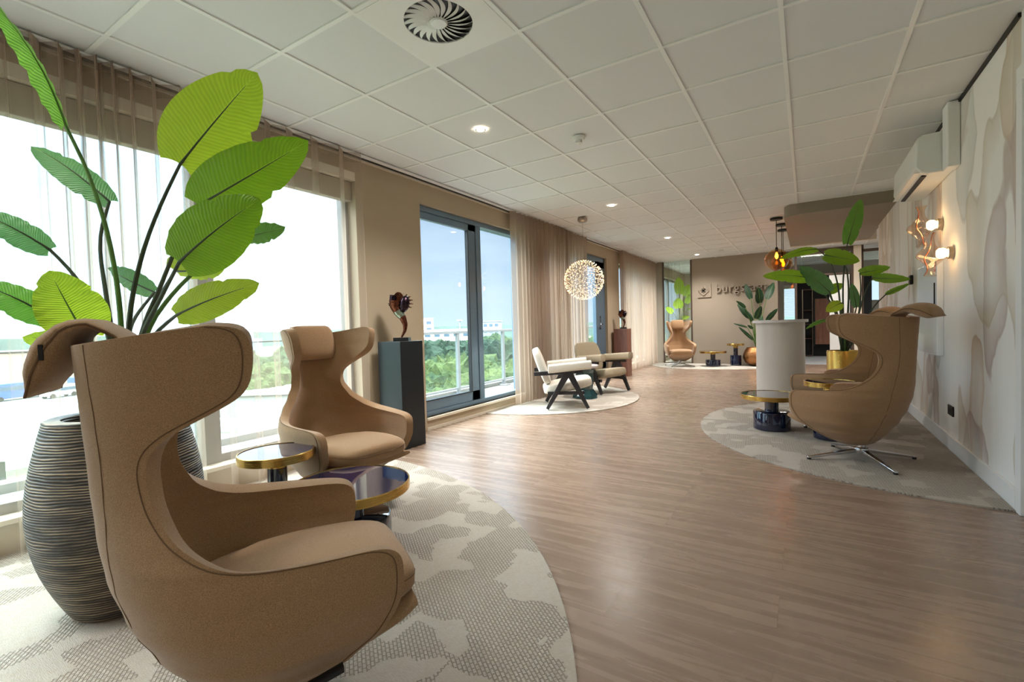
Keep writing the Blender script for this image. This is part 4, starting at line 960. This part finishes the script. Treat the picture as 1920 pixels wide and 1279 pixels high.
def glass_sconce(label,y,z,fl):
    t=thing('glass_sconce',label,'lamp',(XR,y,z),0,'rose blown-glass wall lamps')
    G().tube([(-.001,0,0),(-.035,0,0)],.048,28).build('wall_cup',NICKEL,t)
    G().tube([(-.034,0,0),(-.06,0,0),(-.085,0,0),(-.10,0,0)],[.026,.04,.04,.026],24).build('bulb',LAMPH,t)
    # blown glass body with twisted open ends
    secs=[]
    for i in range(29):
        u=i/28; h=-.17+.34*u; s=abs(u-.5)*2
        r=.028+.070*math.exp(-((u-.45)/.17)**2)+ (.030*max(0,(s-.72)/.28)**1.5)
        a=fl*2.4*(u-.5); wob=.012*math.sin(u*6+fl)
        secs.append(((-.135+wob*.4,wob,h),(math.cos(a)*r,math.sin(a)*r,.006*fl),(-math.sin(a)*r*.62,math.cos(a)*r*.62,0),2))
    vs=[];fs=[];nn=28
    for (c,U,V,ex) in secs:
        c=Vector(c);U=Vector(U);V=Vector(V)
        for q in range(nn): tt=2*PI*q/nn; vs.append(c+U*math.cos(tt)+V*math.sin(tt))
    for j in range(28):
        for q in range(nn): fs.append((j*nn+q,j*nn+(q+1)%nn,(j+1)*nn+(q+1)%nn,(j+1)*nn+q))
    g=G(); g.add(vs,fs); gb=g.build('glass_body',PINKG,t,ang=180)
    G().tube([vs[j*nn+int(nn*.3)] for j in range(29)],.005,6).build('glass_trail',mat('amber_trail',(176,104,66),.15,0,.6,coat=1),gb)
    d=bpy.data.lights.new('sconce_glow','POINT'); d.energy=1.4; d.color=(1,.8,.56); d.shadow_soft_size=.04
    o=bpy.data.objects.new('sconce_glow',d); COL.objects.link(o); o.location=(XR-.075,y,z+.0); 
    return t
glass_sconce('upper blown-glass wall lamp under the air conditioner',3.69,1.85,1)
glass_sconce('lower blown-glass wall lamp just above the white wall cabinet',3.34,1.57,-1)

# ------------------------------------------------------------------ far sign
t=thing('wall_sign','raised taupe lettering and diamond emblem on the far wall','sign',(0,YF,0))
cu=bpy.data.curves.new('lettering','FONT'); cu.body='burgstaete'; cu.size=.30; cu.extrude=.024; cu.space_character=1.12
to=bpy.data.objects.new('lettering',cu); COL.objects.link(to); to.rotation_euler=(PI/2,0,0)
dg=bpy.context.evaluated_depsgraph_get(); me=bpy.data.meshes.new_from_object(to.evaluated_get(dg)); bpy.data.objects.remove(to)
xs=[v.co.x for v in me.vertices]; kx=1.26/(max(xs)-min(xs))
for v in me.vertices: v.co.x=1.20+(v.co.x-min(xs))*kx; 
lo=bpy.data.objects.new('lettering',me); COL.objects.link(lo); me.materials.clear(); me.materials.append(GREYTAN); lo.parent=t
for v in me.vertices:
    x,y,z=v.co; v.co=(x,-.025-z,1.79+y)
me.update()
g=G()
def sq(cx,cz,r,w_):
    for k in range(4):
        a=k*PI/2; b=a+PI/2
        g.beam((cx+r*math.cos(a),-.018,cz+r*math.sin(a)),(cx+r*math.cos(b),-.018,cz+r*math.sin(b)),.035,w_,(0,0,1) if False else (0,1,0))
for dx,dz in((0,.055),(0,-.055),(.055,0),(-.055,0)): sq(.90+dx,1.86+dz,.045,.016)
sq(.90,1.86,.115,.018)
g.box(1.06,1.075,-.035,-.001,1.71,2.02); g.box(.76,1.075,-.035,-.001,1.69,1.705)
g.build('emblem',GREYTAN,t,smooth=False)

# ------------------------------------------------------------------ glazed corner panel and room beyond
BR=mat('bronze_profile',(88,74,64),.45,.3)
e=sempty('window_4','glazed corner panel at the far wall')
g=G(); g.box(-.13,-.09,YF,YF+.05,0,ZC); g.box(.58,.62,YF-.01,YF+.05,0,ZC); g.box(-.09,.58,YF,YF+.05,0,.03); g.build('window_frame',BR,e,smooth=False)
G().box(-.09,.58,YF+.02,YF+.03,.03,ZC).build('pane',pane_mat('corner_pane',(.9,.95,.93,1),1.6),e,smooth=False)
struct('wall_corner', G().box(-.36,-.13,YF,YF+.08,0,2.8), GREYTAN, smooth=False)
o=curtain('sheer_curtain',-.02,.60,sheer_mat('thin_sheer',(214,204,190),.10,.6,.5),'thin sheer curtain just behind the glazed corner panel',.03,.10,4,xc=0)
o.rotation_euler=(0,0,-PI/2); o.location=(-.03,YF+.14,0)
struct('wall_annex', G().box(-.36,2.53,14.9,15.05,0,2.8), mat('pale_annex_paint',(196,186,170),.8,nscale=3,namt=.02), smooth=False)
struct('wall_annex_side', G().box(1.9,2.0,YF+.14,14.9,0,2.8), GREYTAN, smooth=False)

# ------------------------------------------------------------------ far glazed partition
YP=11.35
e=sempty('window_5','glazed partition beside the reception counter')
g=G()
for a,b in((2.52,2.55),(2.87,2.92),(3.95,4.12),(4.14,4.18),(5.9,5.95)): g.box(a,b,YP,YP+.07,0,ZC)
g.box(2.52,3.95,YP,YP+.07,2.56,ZC); g.box(4.12,5.95,YP,YP+.07,2.52,2.58); g.box(2.92,3.95,YP,YP+.05,2.06,2.10); g.build('window_frame',BR,e,smooth=False)
G().box(4.0,4.14,YP-.03,YP+.1,0,ZC).build('post',CREAM,e,smooth=False)
for a,b,c,d_ in((2.55,2.87,.02,2.56),(2.92,3.95,2.10,2.56),(4.18,5.9,.02,2.52)): G().box(a,b,YP+.03,YP+.038,c,d_).build('pane',PANE,e,smooth=False)
e=sempty('door_4','white glass door leaf standing ajar'); G().box(3.55,3.93,YP+.02,YP+.05,.02,2.05).build('door_leaf',WHITEM,e,smooth=False)
g=G(); g.tube([(3.60,YP-.01,1.02),(3.60,YP-.05,1.02),(3.68,YP-.055,1.02)],.01,8); g.build('door_handle',CHROME,e)
struct('floor_office', G().box(2.5,6.2,YP+.07,15.2,.0005,.006), mat('grey_carpet',(148,148,148),.95,nscale=40,namt=.1), smooth=False)
struct('wall_dark', G().box(2.86,4.6,14.3,14.4,0,2.3), mat('near_black_wall',(26,26,30),.6,nscale=3,namt=.1), smooth=False)
t=thing('wooden_cabinet','walnut cabinet door glimpsed through the far doorway','cabinet',(3.33,14.1,0)); G().box(-.02,.50,-.1,.19,.35,1.62).build('body',wood('walnut',(104,66,50),(140,94,72),.4),t,smooth=False,bevel=.004); G().box(-.06,-.02,-.1,.19,.30,1.66).build('side_panel',BLACK,t,smooth=False)
t=thing('display_shelf','dark open shelf with steel edge beside the walnut cabinet','shelf',(3.10,14.1,0)); 
g=G(); g.box(-.10,-.08,-.05,.19,.02,1.9); g.box(.14,.15,-.05,.19,.02,1.9); g.build('side',NICKEL,t,smooth=False)
g=G()
for z in(.02,.5,.9,1.3,1.88): g.box(-.08,.14,-.03,.19,z,z+.02)
g.build('shelf_board',wood('shelf_wood',(70,44,34),(96,62,48)),t,smooth=False)
# window beyond with slatted blind
wall_with_holes('wall_office',WHITE,2.0,2.1,YP+.2,15.2,[(12.0,14.6,.7,2.3)])
g=G(); 
struct('wall_end', G().box(2.0,2.25,15.05,15.2,0,2.8).box(2.25,2.9,15.05,15.2,0,.3).box(2.25,2.9,15.05,15.2,2.0,2.8).box(2.9,4.5,15.05,15.2,0,2.8).box(4.5,6.2,15.05,15.2,0,1.55).box(4.5,6.2,15.05,15.2,2.1,2.8), mat('office_wall',(186,176,164),.8,nscale=2,namt=.02), smooth=False)
t=thing('slatted_blind','pale horizontal blind on the office window behind the counter','blind',(2.57,15.0,0))
g=G()
for k in range(26): g.box(-.32,.32,-.02,.02,.95+k*.042,.954+k*.042)
g.build('slats',WHITEM,t,smooth=False)
G().box(-.33,.33,-.03,.03,2.03,2.10).build('headrail',WHITEM,t,smooth=False)
t=thing('strip_light','bright linear ceiling light beyond the dropped ceiling box','light',(3.28,10.35,ZC)); G().box(-.29,.29,-.02,.02,-.012,-.001).build('diffuser',STRIPL,t,smooth=False); G().box(-.31,.31,-.03,.03,-.004,-.0).build('frame',WHITEM,t,smooth=False)
area('strip_beam',(3.28,10.35,ZC-.03),.55,6,(1,.93,.85),(0,0,0),.05)

for (x,y,pw) in ((5.0,12.4,45),(5.2,9.0,60),(3.3,10.2,30),(1.5,9.6,24),(.8,13.2,26)):  # added lamps without fittings, brightening the far zone, annex and office
    d=bpy.data.lights.new('fill_spot','SPOT'); d.energy=pw; d.color=(1,.97,.93); d.spot_size=R(140); d.spot_blend=1; d.shadow_soft_size=.05
    o=bpy.data.objects.new('fill_spot',d); COL.objects.link(o); o.location=(x,y,2.62)
# ------------------------------------------------------------------ outside
CONC=mat('pale_concrete',(132,132,130),.8,nscale=3,namt=.05); RAILM=mat('light_grey_rail',(126,130,134),.45,.2,nscale=4,namt=.03)
struct('balcony_floor', G().box(-2.02,-.56,-6,16,-.14,-.02), CONC, 'pale concrete balcony', smooth=False)
struct('balcony_kerb', G().box(-2.02,-1.86,-6,16,-.02,.05), CONC, smooth=False)
t=thing('balcony_railing','light grey glass balcony railing outside the sliding door','railing',(-1.80,0,0))
G().box(-.03,.03,1.6,16,1.0,1.045).build('handrail',RAILM,t,smooth=False,bevel=.004); G().box(-.012,.012,-6,1.6,1.0,1.012).build('handrail',BLACK,t,smooth=False)
G().box(-.02,.02,1.6,16,.075,.11).build('bottom_rail',RAILM,t,smooth=False)
for yy in (1.76,3.12,4.49,5.86,7.2,8.55,9.9):
    p_=G().box(-.025,.025,yy-.03,yy+.03,.0,1.0).build('post',RAILM,t,smooth=False,bevel=.003); G().box(-.06,.10,yy-.09,yy+.09,-.018,.004).build('foot_plate',RAILM,p_,smooth=False)
ys=[-6,-3.5,-1,1.76,3.12,4.49,5.86,7.2,8.55,9.9,16]
for a,b in zip(ys[:-1],ys[1:]): G().box(-.006,.006,a+.035,b-.035,.11,.998).build('glass_panel',PANEB,t,smooth=False)
GZ=-11.0
struct('ground', G().box(-900,60,-500,900,GZ-1,GZ), mat('grassy_ground',(62,70,44),.95,nscale=.05,namt=.25), smooth=False)
ROADM=mat('asphalt',(104,106,108),.9,nscale=.5,namt=.06)
g=G(); g.add([(-60,-60,GZ+.03),(-60,60,GZ+.03),(-165,95,GZ+.03),(-165,-60,GZ+.03)],[(0,1,2,3)]); struct('street',g,ROADM,'pale grey street and yard',smooth=False)
def blob_tree(name,label,x,y,ztop,rad,m,seed,hk=1.15,group='trees outside the balcony'):
    t=thing(name,label,'tree',(x,y,GZ),0,group)
    rnd=random.Random(seed); H=ztop-GZ; bm=bmesh.new()
    for k in range(7):
        a=rnd.random()*6.28; rr_=rad*(.62 if k else .8); off=Vector((math.cos(a)*rad*.5*(k>0),math.sin(a)*rad*.5*(k>0),H-rad*hk*(1 if k==0 else .75+rnd.random()*.7)))
        res=bmesh.ops.create_icosphere(bm,subdivisions=4,radius=rr_)
        for v in res['verts']:
            d_=v.co.normalized(); nn=noise.noise(v.co*1.3/rad*2.2+Vector((seed,k,0)))*.28+noise.noise(v.co*9/rad+Vector((k,seed,3)))*.20+noise.noise(v.co*22/rad)*.10
            v.co=v.co+d_*nn*rr_; v.co.z*=hk; v.co+=off
    me=bpy.data.meshes.new('crown'); bm.to_mesh(me); bm.free(); me.materials.append(m)
    o=bpy.data.objects.new('crown',me); COL.objects.link(o); o.parent=t
    G().tube([(0,0,0),(0,0,H-rad*hk*.8)],[rad*.09,rad*.05],8).build('trunk',STEM,t)
    return t
TD=tree_mat('dark_foliage',(26,40,34),(52,68,54)); TL=tree_mat('light_foliage',(48,60,36),(88,100,60)); TM=tree_mat('mid_foliage',(36,50,36),(68,84,56))
PROTO=[blob_tree('broadleaf_tree','',-300-i*30,-300,GZ+10,4.0,m,11+i*5) for i,m in enumerate((TD,TL,TM))]
def put_tree(k,x,y,ztop,s,label):
    o=PROTO[k].copy() ; COL.objects.link(o); o.location=(x,y,ztop-10*s); o.scale=(s,s,s); o.rotation_euler=(0,0,random.random()*6.28)
    for ch in PROTO[k].children:
        c=ch.copy(); COL.objects.link(c); c.parent=o
    o['label']=label; return o
def from_cam(px,py,dep):
    v=fw+rr*((px-960)/881.883)-uu*((py-639.5)/881.883); p=Vector((3.0969,-1.6241,1.09))+v*dep; return p
kinds=['dark green tree','light green tree','mid green tree']
TREES=[(795,627,48,0,1.1),(830,629,50,0,1.1),(868,627,52,0,1.2),(905,627,52,0,1.1),(935,627,50,0,1.1),(965,627,52,0,1.1),(990,627,50,2,1.1),
(775,634,62,0,1.2),(815,633,64,2,1.2),(850,632,66,0,1.2),(885,632,66,0,1.3),(925,622,64,2,1.3),(955,620,66,2,1.3),(1090,620,60,2,1.3),(1112,640,36,1,1.0),
(838,662,34,1,.9),(862,655,36,1,1.0),(880,652,38,2,.9),(922,682,34,1,.9),(950,670,34,1,1.0),(805,690,34,2,.85),(780,668,38,0,.9),(900,668,36,2,.8),(973,668,32,1,.9),
(850,706,26,1,.62),(800,720,28,2,.6),(930,716,27,1,.66),(828,712,30,1,.7),(958,712,28,1,.6),
(515,655,70,2,1.3),(470,672,64,1,1.2),(250,690,110,1,1.6),(20,660,150,1,2.0),(440,640,130,2,2.2),(620,625,150,2,2.2),(560,640,90,2,1.5),(655,650,60,1,1.1),(700,640,70,0,1.2)]
ORD=['first','second','third','fourth','fifth','sixth','seventh','eighth','ninth','tenth','eleventh','twelfth']
rows={}
for k,(px,py,dep,kd,sz) in enumerate(TREES):
    zone='sliding door' if 760<px<1000 else ('sheer window curtains' if px<720 else 'dark balcony door')
    row='nearest low' if dep<31 else ('middle' if dep<45 else ('far' if dep<58 else 'skyline'))
    rows.setdefault((zone,row),[]).append((px,k))
for (zone,row),L in rows.items():
    for n_,(px_,k) in enumerate(sorted(L)):
        px,py,dep,kd,sz=TREES[k]; p=from_cam(px,py,dep)
        put_tree(kd,p.x,p.y,p.z,sz,kinds[kd]+', '+ORD[n_]+' from left in the '+row+' row behind the '+zone)
for o in PROTO:
    for ch in list(o.children): bpy.data.objects.remove(ch)
    bpy.data.objects.remove(o)
# distant wooded ridge
g=G(); n=160; vs=[];fs=[]
for i in range(n+1):
    a=R(70+130*i/n); rd=520; h=3.2+2.2*noise.noise(Vector((i*.11,0,0)))+1.0*noise.noise(Vector((i*.6,3,0)))
    for (dr,z) in((-12,GZ),(0,h),(40,h*.9),(60,GZ)): vs.append((3+(rd+dr)*math.cos(a),-1.6+(rd+dr)*math.sin(a),z))
for i in range(n):
    for q in range(3): fs.append((i*4+q,(i+1)*4+q,(i+1)*4+q+1,i*4+q+1))
g.add(vs,fs); o=struct('hills',g,mat('far_woods',(48,64,60),.95,nscale=.06,namt=.2),'low wooded ridge on the horizon')
# buildings
WINM=mat('dark_windows',(70,84,100),.3); BRICK=mat('pale_brick',(176,140,126),.85,nscale=.6,namt=.08); OFFM=mat('blue_grey_cladding',(122,138,160),.5,nscale=.3,namt=.05)
def building(label,px,dep,w_,d_,ztop,m,rows,cols,rz=0,cat='building',roof=None):
    p=from_cam(px,610,dep); t=thing('building',label,cat,(p.x,p.y,GZ),rz); H=ztop-GZ
    G().box(-w_/2,w_/2,-d_/2,d_/2,0,H).build('walls',m,t,smooth=False)
    G().box(-w_/2-.3,w_/2+.3,-d_/2-.3,d_/2+.3,H,H+.5).build('roof',roof or CONC,t,smooth=False)
    for r_ in range(rows):
        z=H-2.6-r_*3.2
        if z<0: break
        for c in range(cols):
            for sgn in (1,-1):
                x=-w_/2+w_*(c+.5)/cols; G().box(x-w_/cols*.3,x+w_/cols*.3,sgn*d_/2-.05,sgn*d_/2+.08,z,z+1.5).build('window',WINM,t,smooth=False)
    return t
building('white tower block with a stepped top above the trees',797,232,8,8,6.0,WHITE,4,2,R(40))
building('low white building beside the white tower block',832,200,24,10,.3,WHITE,1,6,R(30))
building('blue-grey office block on the skyline above the trees',913,255,15,10,4.0,OFFM,3,5,R(25))
building('long pale brick building across the street',260,158,70,14,-2.0,BRICK,2,12,R(-70))
building('grey flat-roofed shed seen beneath the curtains',560,75,34,14,-6.5,CONC,1,6,R(-55))
p=from_cam(457,612,300); t=thing('church','grey church with a pointed spire on the horizon','church',(p.x,p.y,GZ),R(-50))
G().box(-4,4,-4,4,0,14.5).build('tower',OFFM,t,smooth=False); G().box(-16,16,-5,-4+9,0,9).build('nave',OFFM,t,smooth=False); G().lathe([(3.2,14.5),(3.0,15.5),(1.0,18.5),(.1,25)],8).build('spire',mat('slate',(96,104,116),.7),t,smooth=False)
BLUEP=mat('blue_paint',(60,88,170),.4,nscale=1,namt=.05); TYRE=mat('black_rubber',(25,25,25),.8)
def vehicle(name,label,cat,px,py,L_,W_,H_,m,rz,cab=None):
    v=from_cam(px,py,1)-Vector((3.0969,-1.6241,1.09)); tt=(GZ-1.09)/v.z; p=Vector((3.0969,-1.6241,1.09))+v*tt
    t=thing(name,label,cat,(p.x,p.y,GZ),rz)
    G().box(-L_/2,L_/2,-W_/2,W_/2,.5,H_).build('body',m,t,smooth=False,bevel=.15)
    g=G(); g.box(-L_/2+.4,L_/2-.4,-W_/2-.02,W_/2+.02,H_*.55,H_*.82); g.build('side_windows',WINM,t,smooth=False)
    for x in(-L_*.33,L_*.33):
        for y in(-W_/2,W_/2): G().tube([(x,y-.12,.5),(x,y+.12,.5)],.5,14).build('wheel',TYRE,t)
    return t
vehicle('bus','blue bus on the street beyond the railing','bus',40,748,13,2.6,3.6,BLUEP,R(-68))
vehicle('bus','second blue bus parked behind the white van','bus',190,728,13,2.6,3.4,BLUEP,R(-68))
vehicle('van','white van standing between the two blue buses','van',112,745,6,2.1,2.6,WHITE,R(-68))
vehicle('car','blue car parked under the trees below the balcony','car',877,716,4.4,1.8,1.5,BLUEP,R(20))
t=thing('footbridge','white steel truss footbridge seen behind the far left wing chair','bridge',(0,0,0))
g=G(); A=Vector((-14,-.5,-.75));B_=Vector((-6,7.5,-1.15)); dn=Vector((0,0,-.75)); ns=8
for base in (Vector((0,0,0)),):
    g.beam(A,B_,.07,.07); g.beam(A+dn,B_+dn,.07,.07)
    for i in range(ns+1):
        p=A.lerp(B_,i/ns); g.beam(p,p+dn,.05,.05,(1,0,0))
        if i<ns: q=A.lerp(B_,(i+1)/ns); g.beam(p if i%2 else p+dn,(q+dn) if i%2 else q,.04,.04)
g.build('truss',WHITE,t,smooth=False)
g=G(); g.beam(A+dn+Vector((-.8,.8,-.05)),B_+dn+Vector((-.8,.8,-.05)),1.7,.1); g.build('deck',CONC,t,smooth=False)
for i in (1,4,7):
    p=A.lerp(B_,i/ns)+dn+Vector((-.8,.8,-.1)); G().beam(p,Vector((p.x,p.y,GZ)),.3,.3,(1,0,0)).build('support',CONC,t,smooth=False)
p=from_cam(862,604,90); t=thing('light_mast','thin floodlight mast rising above the trees','mast',(p.x,p.y,GZ)); G().tube([(0,0,0),(0,0,p.z-GZ+.3)],.12,6).build('pole',RAILM,t); G().box(-.6,.6,-.2,.2,p.z-GZ+.2,p.z-GZ+.5).build('lamp_head',RAILM,t,smooth=False)
